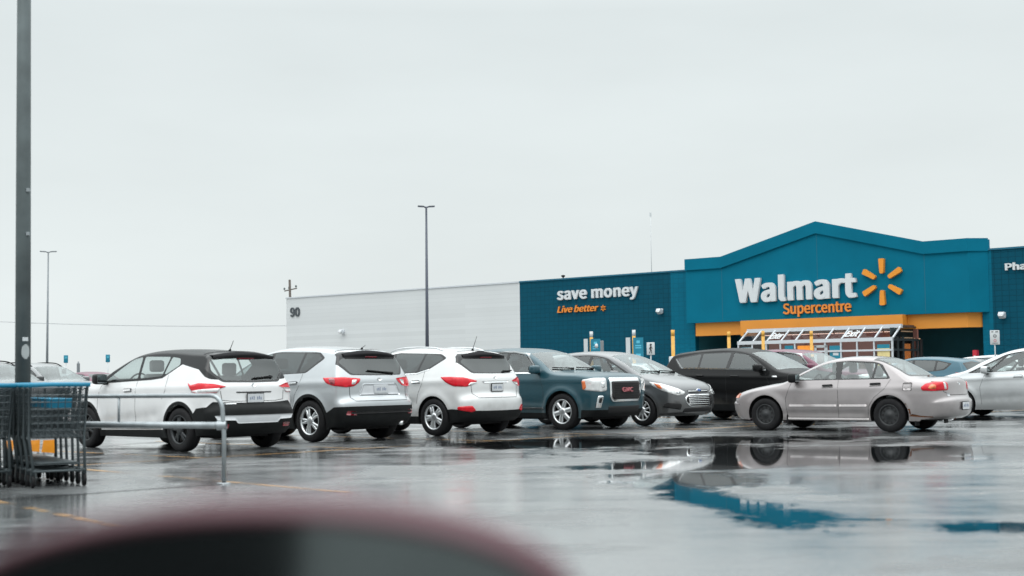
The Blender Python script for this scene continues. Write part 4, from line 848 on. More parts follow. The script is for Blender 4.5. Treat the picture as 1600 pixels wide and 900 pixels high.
for z in (.455, .495, .535, .575, .61): q.tube([(k.hit((-4, y, z), (1, 0, 0))[0][0] - .024, y, z) for y in np.linspace(-.42, .42, 9)], .009, 5)
q.build('grille_slat', M['chrome'], g)
g = k.end('upper_grille', [(-.38,.745),(.38,.745),(.34,.69),(-.34,.69)], M['seam'], rear=False, off=.008, rnd=.02)
k.end('upper_grille_bar', [(-.38,.728),(.38,.728),(.37,.712),(-.37,.712)], M['chrome'], rear=False, off=.014, parent=g)
th = np.linspace(0, 2 * math.pi, 20, endpoint=False)
e_ = k.end('oval_emblem', np.stack([.085 * np.cos(th), .735 + .036 * np.sin(th)], 1), M['chrome'], rear=False, off=.02)
k.end('emblem_face', np.stack([.07 * np.cos(th), .735 + .026 * np.sin(th)], 1), pbr('emblem_blue', (.03, .08, .25), .2, vary=0), rear=False, off=.024, parent=e_)
k.end('lower_intake', [(-.50,.37),(.50,.37),(.54,.29),(-.54,.29)], M['seam'], rear=False, off=.006, rnd=.03)
k.wiper((-.60, 1.13), (.0, 1.15), rear=False); k.wiper((.05, 1.13), (.6, 1.15), rear=False)

# --- black SUV
k = Car('parked_suv', SP['escape'], P_BLACK, 'black SUV with a thin chrome line under its windows, behind the beige sedan', anchor('escape', 1135, 653, NEAR, 'r', -1), NEAR, GRP, .018)
for sd in (-1, 1):
    k.wrap('tail_light', [('s',4.02,1.11),('s',4.2,1.13),('e',.76,1.13),('e',.50,1.07),('e',.72,1.0),('s',4.22,1.02)], M['red'], sd, rnd=.03)
    k.line('chrome_belt', [(1.40,1.155),(3.70,1.225),(3.92,1.44)], .03, M['chrome'], sd, .008)
    k.wrap('headlight', [('e',.5,.88),('e',.75,.92),('s',.62,1.0),('s',.38,.86),('e',.70,.82)], M['clear'], sd, rear=False, rnd=.03)
    k.side('wing_badge', [(1.08,.985),(1.20,.985),(1.22,1.02),(1.10,1.02)], M['chrome'], sd, rnd=.01)
k.end('grille_opening', [(-.45,.80),(.45,.80),(.40,.62),(-.40,.62)], M['plastic'], rear=False, rnd=.03)

# --- beige sedan in the lane
k = Car('parked_sedan', SP['corolla'], P_BEIGE, 'old beige sedan with black steel wheels and a rusty rear arch in the wet lane', anchor('corolla', 1389.5, 675.5, AWAY + .06, 'r', -1), AWAY + .06, None, .016)
for sd in (-1, 1):
    t = k.wrap('tail_light', [('s',3.93,.80),('s',4.0,.865),('s',4.14,.895),('e',.70,.90),('e',.50,.89),('e',.46,.85),('e',.47,.76),('e',.52,.745),('s',4.12,.735),('s',3.95,.745)], M['red'], sd, rnd=.03)
    k.wrap('indicator', [('s',4.06,.79),('s',4.09,.845),('s',4.17,.85),('s',4.18,.775),('s',4.08,.77)], M['amber'], sd, off=.012, rnd=.03, parent=t)
    k.wrap('reversing_lens', [('e',.585,.885),('e',.53,.88),('e',.52,.77),('e',.575,.76)], M['clear'], sd, off=.012, rnd=.015, parent=t)
    k.wrap('headlight', [('e',.48,.70),('e',.70,.70),('s',.30,.70),('s',.27,.615),('e',.70,.595),('e',.50,.60)], M['clear'], sd, rear=False, rnd=.03)
    k.wrap('indicator', [('s',.32,.695),('s',.24,.70),('s',.20,.61),('s',.30,.615)], M['amber'], sd, rear=False, off=.012, rnd=.02)
    k.line('side_moulding', [(1.36,.475),(2.33,.478)], .04, P_BEIGE, sd, .009, depth=.02); k.line('side_moulding', [(2.38,.478),(2.92,.48)], .04, P_BEIGE, sd, .009, depth=.02)
    k.line('sill_trim', [(1.3,.235),(2.95,.235)], .03, P_BEIGE, sd, .01)
k.side('fuel_flap', [(3.60,.74),(3.77,.745),(3.77,.89),(3.60,.885)], M['seam'], -1, .0015, rnd=.03)
k.side('fuel_flap_skin', [(3.607,.747),(3.763,.752),(3.763,.883),(3.607,.878)], P_BEIGE, -1, .003, rnd=.03)
ru = pbr('rust', (.10, .035, .012), .9, vary=.5, vscale=30)
for poly in ([(3.66,.42),(3.70,.36),(3.74,.30),(3.73,.42)], [(3.70,.29),(3.9,.275),(4.12,.27),(4.12,.285),(3.9,.30),(3.76,.33)], [(3.60,.535),(3.66,.47),(3.69,.45),(3.66,.52)]): k.side('rust_patch', poly, ru, -1, .003, .02)
k.end('boot_emblem', [(-.04,.885),(.04,.885),(.04,.84),(-.04,.84)], M['chrome'], off=.006, rnd=.015)
k.end('tape_patch', [(-.52,.70),(-.44,.70),(-.44,.64),(-.52,.64)], M['plate'], off=.004)
k.plate(.40, .53, half=.16, y=-.02)
mf = MB()
for xx, yy in ((1.32, -.74), (1.32, .74), (3.80, -.70), (3.80, .70)): mf.box(xx - k.L/2 - .012, xx - k.L/2 + .012, yy - .08, yy + .08, .12, .30)
mf.build('mud_flap', M['rubber'], k.root)

# --- silver car at the right edge, nose left
k = Car('parked_hatchback', SP['cmax'], P_SILVER2, 'light silver hatchback cut by the right edge, behind the beige sedan tail', anchor('cmax', 1537, 648.5, AWAY + .10, 'f', 1), AWAY + .10, None, .02)
for sd in (-1, 1): k.wrap('headlight', [('e',.46,.70),('e',.62,.78),('s',.40,.88),('s',.72,.935),('s',.62,.84),('s',.36,.735),('e',.70,.64),('e',.54,.65)], M['clear'], sd, rear=False, rnd=.03)

# --- cars farther off
def far_car(name, spec, mat, label, px, Z, rz, cat='car', extra=None, step=.035):
    g = D(px, 560, Z); return Car(name, SP[spec], mat, label, (g[0], g[1], 0), rz, 'cars farther off across the lot', step, detail=False, cat=cat)
k = far_car('parked_suv', 'terrain', P_MAROON, 'maroon SUV with a chrome window arch, behind the black SUV', 1252, 36, NEAR, step=.025); terrain_front(k)
k = far_car('parked_hatchback', 'hatch', P_BLUE, 'teal blue hatchback beyond the rear window of the beige sedan', 1432, 42, AWAY, step=.025)
for sd in (-1, 1): k.wrap('tail_light', [('s',3.55,1.02),('s',3.75,1.04),('e',.66,1.02),('e',.44,.97),('e',.66,.93),('s',3.7,.94)], M['red'], sd)
k.wiper((.05, 1.07), (.4, 1.1))
k = far_car('parked_hatchback', 'hatch', P_DARK, 'dark grey hatchback facing right, just beyond the teal blue hatchback', 1532, 48.5, NEAR)
k = far_car('parked_suv', 'escape', P_WHITE, 'white SUV with dark windows, farthest back at the right edge', 1578, 56, NEAR)
k = far_car('parked_hatchback', 'hatch', P_SILVER, 'pale silver hatchback glimpsed between the grey minivan and the black SUV', 1012, 52, NEAR)
k = far_car('parked_suv', 'tucson', P_FAR, 'pale grey SUV with roof rails, behind the foot of the thick pole', 66, 42, NEAR + .2, step=.03); k.rails(2.0, 3.6, .56, M['plastic'])
k = far_car('parked_suv', 'cx5', P_DARK, 'dark grey SUV cut by the left edge', -14, 38, NEAR + .2); k.rails(2.0, 3.6, .56, M['plastic'])
k = far_car('parked_sedan', 'sedan', P_MAROON, 'small dark red sedan far off, left of the white crossover mirror', 132, 58, AWAY)
k = far_car('parked_sedan', 'sedan', P_WHITE, 'white car far off, between the thick pole and the dark red sedan', 108, 74, AWAY)
# ------------------------------------------------------------------ store
VW = 76.0                              # wall plane
def brick(name, col, bw=.40, bh=.20, off=0.0, mort=.72, rough=.75, band=None, bump=.5):
    m, t, o = newmat(name); b = N(t, 'ShaderNodeBsdfPrincipled'); b.inputs['Roughness'].default_value = rough; b.inputs['Specular IOR Level'].default_value = .12
    tcn = N(t, 'ShaderNodeTexCoord'); sp = N(t, 'ShaderNodeSeparateXYZ'); cb = N(t, 'ShaderNodeCombineXYZ')
    t.links.new(tcn.outputs['Object'], sp.inputs[0]); t.links.new(sp.outputs['X'], cb.inputs[0]); t.links.new(sp.outputs['Z'], cb.inputs[1])
    bt = N(t, 'ShaderNodeTexBrick', offset=off, squash=1.0); t.links.new(cb.outputs[0], bt.inputs['Vector'])
    bt.inputs['Scale'].default_value = 1; bt.inputs['Brick Width'].default_value = bw; bt.inputs['Row Height'].default_value = bh
    bt.inputs['Mortar Size'].default_value = .012; bt.inputs['Mortar Smooth'].default_value = .3; bt.inputs['Bias'].default_value = 0
    c = np.array(col); bt.inputs['Color1'].default_value = (*(c * 1.03), 1); bt.inputs['Color2'].default_value = (*(c * .95), 1); bt.inputs['Mortar'].default_value = (*(c * mort), 1)
    n = N(t, 'ShaderNodeTexNoise', i_Scale=.35, i_Detail=6.0); t.links.new(tcn.outputs['Object'], n.inputs['Vector'])
    r = N(t, 'ShaderNodeMapRange', i_1=.3, i_2=.7, i_3=.98, i_4=1.015); t.links.new(n.outputs['Fac'], r.inputs[0])
    v = N(t, 'ShaderNodeVectorMath', operation='SCALE'); t.links.new(bt.outputs['Color'], v.inputs[0]); t.links.new(r.outputs[0], v.inputs['Scale'])
    t.links.new(v.outputs[0], b.inputs['Base Color'])
    h = N(t, 'ShaderNodeMath', operation='MULTIPLY', i_1=-1.0); t.links.new(bt.outputs['Fac'], h.inputs[0])
    if band:                            # split-face blocks low on the wall
        n2 = N(t, 'ShaderNodeTexNoise', i_Scale=5.0, i_Detail=5.0); t.links.new(tcn.outputs['Object'], n2.inputs['Vector'])
        st = N(t, 'ShaderNodeMath', operation='LESS_THAN', i_1=band); t.links.new(sp.outputs['Z'], st.inputs[0])
        mu = N(t, 'ShaderNodeMath', operation='MULTIPLY'); t.links.new(n2.outputs['Fac'], mu.inputs[0]); t.links.new(st.outputs[0], mu.inputs[1])
        ad = N(t, 'ShaderNodeMath', operation='MULTIPLY_ADD', i_1=5.0); t.links.new(mu.outputs[0], ad.inputs[0]); t.links.new(h.outputs[0], ad.inputs[2]); h = ad
    bp = N(t, 'ShaderNodeBump', i_Strength=bump, i_Distance=.02); t.links.new(h.outputs[0], bp.inputs['Height']); t.links.new(bp.outputs[0], b.inputs['Normal'])
    t.links.new(b.outputs[0], o.inputs[0]); return m
M['white_block'] = brick('white_block_wall', (.58, .60, .605), 60.0, .30, 0.5, .91, bump=.10)
M['blue_block'] = brick('blue_block_wall', (.001, .064, .104), .40, .30, 0.0, .55, band=3.0)
M['light_blue_block'] = brick('light_blue_block_wall', (.001, .118, .19), .40, .30, 0.0, .78, band=3.0)
M['stucco'] = pbr('blue_stucco', (.001, .132, .210), .8, spec=.1, vary=.07, vscale=.5, bump=.25, bscale=60)
M['yellow'] = pbr('yellow_fascia', (.68, .26, .03), .55, vary=.05, vscale=.6, bump=.1)
M['dark_wall'] = pbr('alcove_wall', (.02, .15, .19), .85, vary=.12, vscale=.7)
M['soffit'] = pbr('soffit', (.22, .24, .25), .8, vary=.05)
M['white_metal'] = pbr('white_frame', (.56, .59, .62), .35, vary=.03)
M['letter'] = pbr('letter_white', (.60, .63, .645), .45, vary=.02)
M['sash_letter'] = pbr('glass_letter', (.62, .64, .65), .6, spec=.1, vary=0)
M['letter_o'] = pbr('letter_orange', (.72, .24, .03), .45, vary=.02)
M['spark'] = pbr('spark_yellow', (.74, .27, .02), .4, vary=.03)
M['roofing'] = pbr('roof_membrane', (.25, .26, .26), .9, vary=.1, vscale=.4)
u0 = F(1310, 590, VW)[0]
store = empty('store_building', UV(u0, VW, 0), LOT_ROT, 'large block built store with a white end, teal walls and a gabled teal entrance', 'building')
def fl(x, y, V): a = F(x, y, V); return a[0] - u0, a[2]       # local u, z
wl = [fl(x, 500, VW)[0] for x in (447.5, 812.5, 1049, 1086, 1535.5, 1552, 1900)]
HW = fl(1060, 424.5, VW)[1]
print('wall height', HW, 'V', VW, 'u', wl)
DEP = 55.0
def wall(name, a, b, z0, z1, mat, th=.4, v0=0.0): return MB().box(a, b, v0, v0 + th, z0, z1).build(name, mat, store)
HL = fl(450, 463.5, VW)[1]
w = wall('white_wall', wl[0], wl[1], 0, HW, M['white_block'])
wall('blue_wall', wl[1], wl[2], 0, HW, M['blue_block'])
wall('entrance_wall', wl[2], wl[3], 0, HW, M['light_blue_block'], v0=-.003)
wall('entrance_wall', wl[4], wl[5], 0, HW, M['light_blue_block'], v0=-.003)
wall('blue_wall', wl[5], wl[6], 0, HW, M['blue_block'])
MB().box(wl[0], wl[0] + .4, .4, DEP, 0, HW).build('white_wall', M['white_block'], store)
MB().box(wl[0] + .4, wl[6], .4, DEP, HW - .9, HW - .5).build('roof', M['roofing'], store)
MB().box(wl[6] - .4, wl[6], .4, DEP, 0, HW - .95).build('blue_wall', M['blue_block'], store)
cp = MB(); cp.box(wl[0] - .05, wl[1], -.06, .46, HW, HW + .10); cp.build('wall_cap', M['white_metal'], store)
cp = MB(); cp.box(wl[1], wl[6], -.06, .46, HW, HW + .10); cp.build('wall_cap', pbr('teal_cap', (.004, .11, .18), .5), store)
# canopy: gabled block with a chamfered right end
VC = VW - .8
pts_top = [(1071, 407.5), (1127, 402), (1275, 347.5), (1443, 377.5), (1512, 375.5)]
top = [fl(x, y, VC) for x, y in pts_top]; bl = fl(1071, 505, VC); br = fl(1512, 488, VC)
zb = (bl[1] + br[1]) / 2; print('canopy', top, bl, br)
zt0 = (top[0][1] + top[1][1]) / 2; zt1 = (top[3][1] + top[4][1]) / 2; zt = (zt0 + zt1) / 2
prof = [(top[0][0], zt), (top[1][0], zt), (top[2][0], top[2][1]), (top[3][0], zt), (top[4][0], zt)]
ue = top[4][0]; us = top[0][0]
VB = .3                                # canopy back behind the wall face
def canopy(name, prof, za, front, back, mat, chamf):
    """prof: upper edge (u, z); extruded from v=front to v=back above za with a chamfered right end"""
    n = len(prof); lo = [(u, za) for u, z in prof]; v, f = [], []
    for (u, z), (ub, zb_) in zip(prof, lo): v += [(u, front, z), (u, front, zb_), (u, back, z), (u, back, zb_)]
    for i in range(n - 1):
        a, b = 4 * i, 4 * i + 4; f += [(a + 1, b + 1, b, a), (a, b, b + 2, a + 2), (a + 3, b + 3, b + 1, a + 1)[::-1], (a + 2, b + 2, b + 3, a + 3)]
    f.append((0, 2, 3, 1)); m = len(v); u, z = prof[-1]; e = 4 * (n - 1); g = back - front
    v += [(u + chamf, front + chamf, z), (u + chamf, front + chamf, za), (u + chamf, back, z), (u + chamf, back, za)]
    f += [(e + 1, m + 1, m, e), (m, m + 1, m + 3, m + 2), (e, m, m + 2, e + 2), (e + 1, e + 3, m + 3, m + 1), (e + 2, m + 2, m + 3, e + 3)]
    b = MB(); b.add(v, f); return b.build(name, mat, store)
canopy('canopy', prof, zb, -.8, VB, M['stucco'], .78)
# raised cornice band along the top and panel joints
band = fl(1127, 419, VC)[1]; bt = zt - band; print('band', bt)
b = MB()
P = prof
for (ua, za), (ub, zb2) in zip(P[:-1], P[1:]):
    b.add([(ua, -.92, za - bt), (ub, -.92, zb2 - bt), (ub, -.92, zb2 + .06), (ua, -.92, za + .06), (ua, -.80, za - bt), (ub, -.80, zb2 - bt), (ub, -.7, zb2 + .06), (ua, -.7, za + .06)],
          [(0, 1, 2, 3), (4, 5, 1, 0), (3, 2, 6, 7)])
b.add([(ue, -.92, zt - bt), (ue + .83, -.05, zt - bt), (ue + .83, -.05, zt + .06), (ue, -.92, zt + .06), (ue, -.80, zt - bt), (ue + .78, -.02, zt - bt), (ue + .7, -.0, zt + .06), (ue, -.7, zt + .06)], [(0, 1, 2, 3), (4, 5, 1, 0), (3, 2, 6, 7)])
b.add([(us, -.92, zt - bt), (us, -.8, zt - bt), (us, -.7, zt + .06), (us, -.92, zt + .06)], [(0, 1, 2, 3)])
b.build('cornice', M['stucco'], store)
j = MB()
for (u, z) in (prof[1], (prof[2][0], prof[2][1]), prof[3]): j.box(u - .02, u + .02, -.803, -.79, zb + .01, z - bt - .01)
j.build('panel_joint', pbr('joint', (.003, .11, .17), .8, vary=0), store)
# yellow fascia under the canopy
zy = (fl(1087, 524, VW - .5)[1] + fl(1512, 512.5, VW - .5)[1]) / 2; uy0, uy1 = fl(1087, 515, VW - .5)[0], fl(1512, 505, VW - .5)[0]
canopy('yellow_fascia', [(uy0, zb - .004), (uy1, zb - .004)], zy, -.5, VB - .1, M['yellow'], .6)
VY = 1.15
uc0, uc1 = fl(1157, 510, VW - VY)[0], fl(1410.5, 500, VW - VY)[0]; zc1 = (fl(1157, 501.5, VW - VY)[1] + fl(1410, 491, VW - VY)[1]) / 2; zc0 = fl(1410, 517, VW - VY)[1]
MB().box(uc0, uc1, -VY, -.503, zc0, zc1).build('yellow_fascia', M['yellow'], store)
print('yellow', zy, zb, zc0, zc1)
# alcove under the canopy
AD = 5.0
al = MB(); al.box(wl[3] - .3, wl[3], .40, AD, 0, zy + 1.0); al.box(wl[4], wl[4] + .3, .40, AD, 0, zy + 1.0); al.box(wl[3] - .3, wl[4] + .3, AD, AD + .3, 0, zy + 1.0); al.build('alcove_wall', M['dark_wall'], store)
MB().box(wl[3], wl[4], .9, AD, zy + .35, zy + .5).build('alcove_ceiling', M['soffit'], store)
# pavement along the front
pv = MB().box(wl[0] - 2, wl[6], -4.6, AD, -.05, .14).build('pavement', pbr('concrete', (.30, .30, .29), .55, vary=.15, vscale=.8), None)
pv.location = store.location; pv.rotation_euler = (0, 0, LOT_ROT); tag(pv, kind='structure')

# glazed entrance porch
VV = VW - 3.4
vl = VV - VW
xl, xr_ = fl(1154, 540, VV)[0], fl(1394, 530, VV)[0]
z_br = (fl(1154, 536, VV)[1] + fl(1394, 528.5, VV)[1]) / 2; VT = VV + 1.1; zt_ = (fl(1162, 517, VT)[1] + fl(1402, 509.5, VT)[1]) / 2; vt = VT - VW
print('porch', xl, xr_, z_br, zt_)
porch = MB(); s_ = .042
xs_px = [150, 260, 370, 480, 590, 815, 930, 1045, 1165, 1290]; wxs = [xl + (xr_ - xl) * (a - 150) / (1290 - 150) for a in xs_px]
for u in wxs:
    porch.box(u - s_, u + s_, vl - .05, vl + .05, .14, z_br)
    porch.add([(u - s_, vl - .05, z_br), (u + s_, vl - .05, z_br), (u + s_, vt - .05, zt_), (u - s_, vt - .05, zt_), (u - s_, vl + .08, z_br), (u + s_, vl + .08, z_br), (u + s_, vt + .08, zt_), (u - s_, vt + .08, zt_)],
              [(0, 1, 2, 3), (1, 5, 6, 2), (4, 0, 3, 7), (5, 4, 7, 6)])
z_tr = z_br - .62
for z, h_ in ((z_br - .02, .10), (z_tr, .05), (.25, .10)): porch.box(xl - s_, xr_ + s_, vl - .075, vl + .075, z - h_, z + h_)
porch.box(xl - s_, xr_ + s_, vt - .07, vt + .15, zt_ - .12, zt_ + .10)
MB().box(xl + .06, xr_ - .06, vt + .16, -.2, zt_ - .06, zt_ + .06).build('porch_roof', pbr('porch_ceiling', (.10, .07, .065), .7), store)
po = porch.build('entrance_porch', M['white_metal'], store)
M['porch_glass'] = glass('porch_glass', (.60, .54, .54), refl=.7)
def quad(name, pts, mat, parent, **k): return mesh_obj(name, pts, [(0, 1, 2, 3)], mat, parent)
for a, b_ in zip(wxs[:-1], wxs[1:]):
    quad('roof_pane', [(a + s_, vl, z_br), (b_ - s_, vl, z_br), (b_ - s_, vt, zt_ - .1), (a + s_, vt, zt_ - .1)], M['porch_glass'], po)
    quad('transom_pane', [(a + s_, vl, z_tr + .07), (b_ - s_, vl, z_tr + .07), (b_ - s_, vl, z_br - .14), (a + s_, vl, z_br - .14)], M['porch_glass'], po)
    quad('window_pane', [(a + s_, vl, .37), (b_ - s_, vl, .37), (b_ - s_, vl, z_tr - .07), (a + s_, vl, z_tr - .07)], M['porch_glass'], po)
for u in (xl, xr_): quad('end_pane', [(u, vl + .05, .3), (u, -.3, .3), (u, -.3, z_br - .1), (u, vl + .05, z_br - .1)], M['porch_glass'], po)
# interior of the porch and shop behind it: shop light put into back wall and goods as a warm glow
warm = pbr('glowing_interior_wall', (.14, .07, .06), .8, emis=(.50, .22, .17), es=.28, vary=.3, vscale=1.2)
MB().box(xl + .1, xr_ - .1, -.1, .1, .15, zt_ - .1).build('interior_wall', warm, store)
MB().box(xl + .1, xr_ - .1, vl + .3, -.15, .141, .16).build('interior_floor', pbr('lit_floor', (.25, .2, .18), .4), store)
lt = MB()
for i, u in enumerate(np.linspace(xl + 1.0, xr_ - 1.0, 6)): lt.box(u - .7, u + .7, -.9, -.75, zt_ - .28, zt_ - .22)
lt.build('ceiling_lamp', pbr('lamp_tube', (1, .9, .8), .5, emis=(1, .80, .68), es=2.2, vary=0), store)
dk = MB()
for i in range(16):
    u = xl + .6 + (xr_ - xl - 1.2) * i / 15 + random.uniform(-.2, .2); h_ = random.uniform(1.2, 2.5); dk.box(u - random.uniform(.15, .4), u + random.uniform(.15, .4), -.6, -.35, .15, h_)
dk.build('display_shelf', pbr('shelf_goods', (.16, .08, .05), .7, emis=(.5, .2, .08), es=.08, vary=.6, vscale=3), store)
M['door_dark'] = pbr('door_frame', (.03, .04, .045), .4)
# dark framed end walls of the porch, with lit things behind the glass
def E(x, y, U):                        # point on the plane u = U (local), as local (v, z)
    d = ray(x, y); k = (U + u0) / (d[0] * cP - d[1] * sP); p = d * k; return p[0] * sP + p[1] * cP - VW, p[2] + CAM_H
for u in (xl, xr_):
    dw = MB()
    for x in (1402.5, 1411, 1426, 1433, 1440): v = E(x, 540, xr_)[0]; dw.box(u - .06, u + .06, v - .06, v + .06, .14, z_br if x > 1412 else z_br + .1)
    for z in (z_br - .05, z_tr, .2): dw.box(u - .05, u + .05, vl + .1, -.2, z - .06, z + .06)
    dw.box(u - .05, u + .05, vt + .2, -.2, zt_ - .09, zt_ - .01)
    dw.build('porch_end_frame', M['door_dark'], store)
M['end_glass'] = glass('end_glass', (.55, .58, .60))
for u in (xl, xr_): quad('end_pane', [(u, vl + .1, .3), (u, -.3, .3), (u, -.3, zt_ - .1), (u, vl + .6, zt_ - .1)], M['end_glass'], po)
MB().box(xr_ - .32, xr_ - .28, vl + .4, -.2, .15, zt_ - .1).build('inner_partition', pbr('inner_partition', (.03, .05, .055), .7, vary=.3, vscale=2), store)
lt = MB()
for x0, x1, y in ((1409, 1426, 527.5), (1409, 1426, 517.5), (1429, 1438, 529)): (va, z), (vb, _) = E(x0, y, xr_ - .2), E(x1, y, xr_ - .2); lt.box(xr_ - .25, xr_ - .2, va, vb, z - .03, z + .03)
lt.build('ceiling_lamp', pbr('dim_tube', (.8, .6, .4), .5, emis=(.8, .5, .3), es=.45, vary=0), store)
def place_panel(name, mat, px0, px1, py0, py1, V, label, cat, th=.04, group=None):
    """board standing parallel to the facade"""
    ua, z1 = F(px0, py0, V)[0], F(px0, py0, V)[2]; ub = F(px1, py1, V)[0]; z0 = F(px1, py1, V)[2]; zt = (z1 + F(px1, py0, V)[2]) / 2; zb_ = (z0 + F(px0, py1, V)[2]) / 2
    o = empty(name, UV((ua + ub) / 2, V, 0), LOT_ROT, label, cat, group); h = (ub - ua) / 2
    MB().box(-h, h, 0, th, max(.0, zb_), zt).build('board', mat, o); return o, h, zb_, zt
og = pbr('lit_orange', (.8, .25, .06), .5, emis=(1, .36, .10), es=.75, vary=.35, vscale=2.5)
(va, z1), (vb, _), (_, z0) = E(1414, 537, xr_ - .2), E(1422.5, 537, xr_ - .2), E(1418, 561, xr_ - .2)
o = empty('display_screen', UV(u0 + xr_ - .2, VW + (va + vb) / 2, z0), LOT_ROT, 'glowing orange screen behind the dark end glass of the porch', 'screen')
MB().box(-.05, .0, (va - vb) / 2, (vb - va) / 2, 0, z1 - z0).build('panel', og, o)
# posters in the porch windows
M['poster_teal'] = pbr('poster_teal', (.01, .20, .29), .4, vary=.06)
M['poster_orange'] = pbr('poster_orange', (.85, .28, .03), .4, vary=.2, vscale=2, emis=(.9, .3, .03), es=.15)
M['poster_yellow'] = pbr('poster_yellow', (.72, .60, .28), .4, vary=.08)
pl = MB
def poster(x0, x1, y0, y1, mat, label, deco=None):
    o, h, z0, z1 = place_panel('window_poster', mat, x0, x1, y0, y1, VV - .022, label, 'poster', .02, 'posters in the porch windows')
    return o, h, z0, z1
zz = lambda y: y
o, h, z0, z1 = poster(1296, 1316, 540, 575, M['poster_teal'], 'tall teal poster with pale lines of print, beside the porch door')
q = MB(); q.box(-h * .45, h * .45, -.006, 0, z1 - .55, z1 - .40); [q.box(-h * .7, h * .1, -.006, 0, z1 - .8 - .16 * i, z1 - .76 - .16 * i) for i in range(5)]; q.build('print', M['letter'], o)
o, h, z0, z1 = poster(1370.5, 1391, 538, 575, M['poster_yellow'], 'pale yellow poster with a teal heading and emblem, rightmost in the porch')
MB().box(-h, h, -.006, 0, z1 - .22, z1).build('heading', M['poster_teal'], o); MB().lathe([(.26, 0), (.26, .006), (0, .006)], 20, 'y', (0, -.008, z1 - 1.0)).build('emblem', pbr('emblem_teal', (.02, .12, .35), .5), o)
q = MB(); q.box(-h * .1, h * .1, -.012, -.008, z1 - 1.1, z1 - .9); q.build('emblem_mark', M['letter'], o)
o, h, z0, z1 = poster(1157.5, 1177, 543, 566, M['poster_teal'], 'wide teal poster with a white top line, leftmost in the porch')
MB().box(-h, h, -.006, 0, z1 - .1, z1 - .02).build('print', M['letter'], o)
o, h, z0, z1 = poster(1226, 1240, 540, 566, M['poster_teal'], 'narrow teal poster left of the orange banner')
MB().box(-h * .5, h * .5, -.006, 0, z1 - .5, z1 - .38).build('print', M['letter'], o)
o, h, z0, z1 = poster(1246, 1272, 540, 566, M['poster_orange'], 'orange banner in the middle of the porch glazing')
# porch door leaf frame
pd = MB(); ua, ub = fl(1275, 540, VV)[0], fl(1292, 540, VV)[0]; zd = fl(1280, 540, VV)[1]
for u in (ua, ub): pd.box(u - .07, u + .07, vl - .09, vl - .03, .14, zd)
pd.box(ua - .07, ub + .07, vl - .09, vl - .03, zd - .12, zd + .02); pd.build('porch_door', pbr('door_grey', (.42, .45, .46), .4), po)
# words on the sloped porch glazing
nrm = np.array([0, -(zt_ - z_br), (vt - vl)]); upv = np.array([0, vt - vl, zt_ - z_br]); sl = np.linalg.norm(upv); upv /= sl
def slope_text(body, i, name, label):
    a, b_ = wxs[i] + s_ + .04, wxs[i + 1] - s_ - .04; base = np.array([a, vl, z_br]) + upv * sl * .20 + np.array([0, -.05, .02])
    o = empty(name, UV(u0 + (a + b_) / 2, VV, 0), LOT_ROT, label, 'sign'); off = np.array([(a + b_) / 2, vl, 0])
    lettering('letters', body, M['sash_letter'], base - off, (1, 0, 0), upv, b_ - a, sl * .50, o, bold=.008, depth=.02, shear=.2)
slope_text('Enter', 2, 'entrance_sign', 'white slanted Enter lettering on the left of the sloped porch glass')
slope_text('Exit', 6, 'exit_sign', 'white slanted Exit lettering on the right of the sloped porch glass')

# ------------------------------------------------------------------ signs on the walls
def wall_sign(name, label, body, mat, px0, px1, pbase0, pbase1, ptop1, V, bold=.03, depth=.14, shear=0.0, spacing=1.0, drop=0.0, part='letters', cat='sign'):
    """text from pixel px0 to px1; baselines at each end and top of the last letter fix its size on plane V"""
    a, b_ = F(px0, pbase0, V), F(px1, pbase1, V); t = F(px1, ptop1, V); z0 = (a[2] + b_[2]) / 2
    h = t[2] - b_[2]; o = empty(name, UV((a[0] + b_[0]) / 2, V, z0), LOT_ROT, label, cat); wd = b_[0] - a[0]
    lettering(part, body, mat, (-wd / 2, -.02, -drop * h), (1, 0, 0), (0, 0, 1), wd, h * (1 + drop), o, bold, depth, shear, spacing)
    return o, wd, h
VS = VC - .01
o, wd, h = wall_sign('store_sign', 'big white store name with a six armed yellow spark on the gabled teal front', 'Walmart', M['letter'], 1152, 1341, 475, 464.5, 421, VS, bold=.014, depth=.2, spacing=1.03)
# spark: six rounded tapered rays
cx_, cz_ = F(1380, 440.5, VS)[0], F(1380, 440.5, VS)[2]; oc = ((F(1152, 475, VS)[0] + F(1341, 464.5, VS)[0]) / 2, (F(1152, 475, VS)[2] + F(1341, 464.5, VS)[2]) / 2)
ru_ = (F(1380, 404, VS)[2] - F(1380, 477, VS)[2]) / 2; r_in = ru_ * .36
for k in range(6):
    a = R(90 + 60 * k); d = np.array([math.cos(a), math.sin(a)]); n = np.array([-d[1], d[0]]); w0, w1 = ru_ * .085, ru_ * .125
    pl_ = round_poly([tuple(np.array([cx_ - oc[0], cz_ - oc[1]]) + d * r + n * w_) for r, w_ in ((r_in, w0), (r_in, -w0), (ru_, -w1), (ru_, w1))], .09, 5)
    MB().prism([tuple(p) for p in pl_], 'y', -.22, 0).build('spark_ray', M['spark'], o)
wall_sign('store_sign', 'orange lettering Supercentre under the big white store name', 'Supercentre', M['letter_o'], 1225, 1331, 491.5, 486, 468.8, VS, bold=.004, depth=.1, drop=.30)
o, wd, h = wall_sign('slogan_sign', 'white slogan save money on the flat teal wall', 'save money', M['letter'], 872, 998.5, 468.5, 463, 448, VW - .01, bold=.010, depth=.12, drop=.36, spacing=1.03)
o, wd, h = wall_sign('slogan_sign', 'slanted orange slogan Live better under the white slogan', 'Live better', M['letter_o'], 872, 936.5, 489.5, 485.5, 474.5, VW - .01, bold=.005, depth=.1, shear=.25)
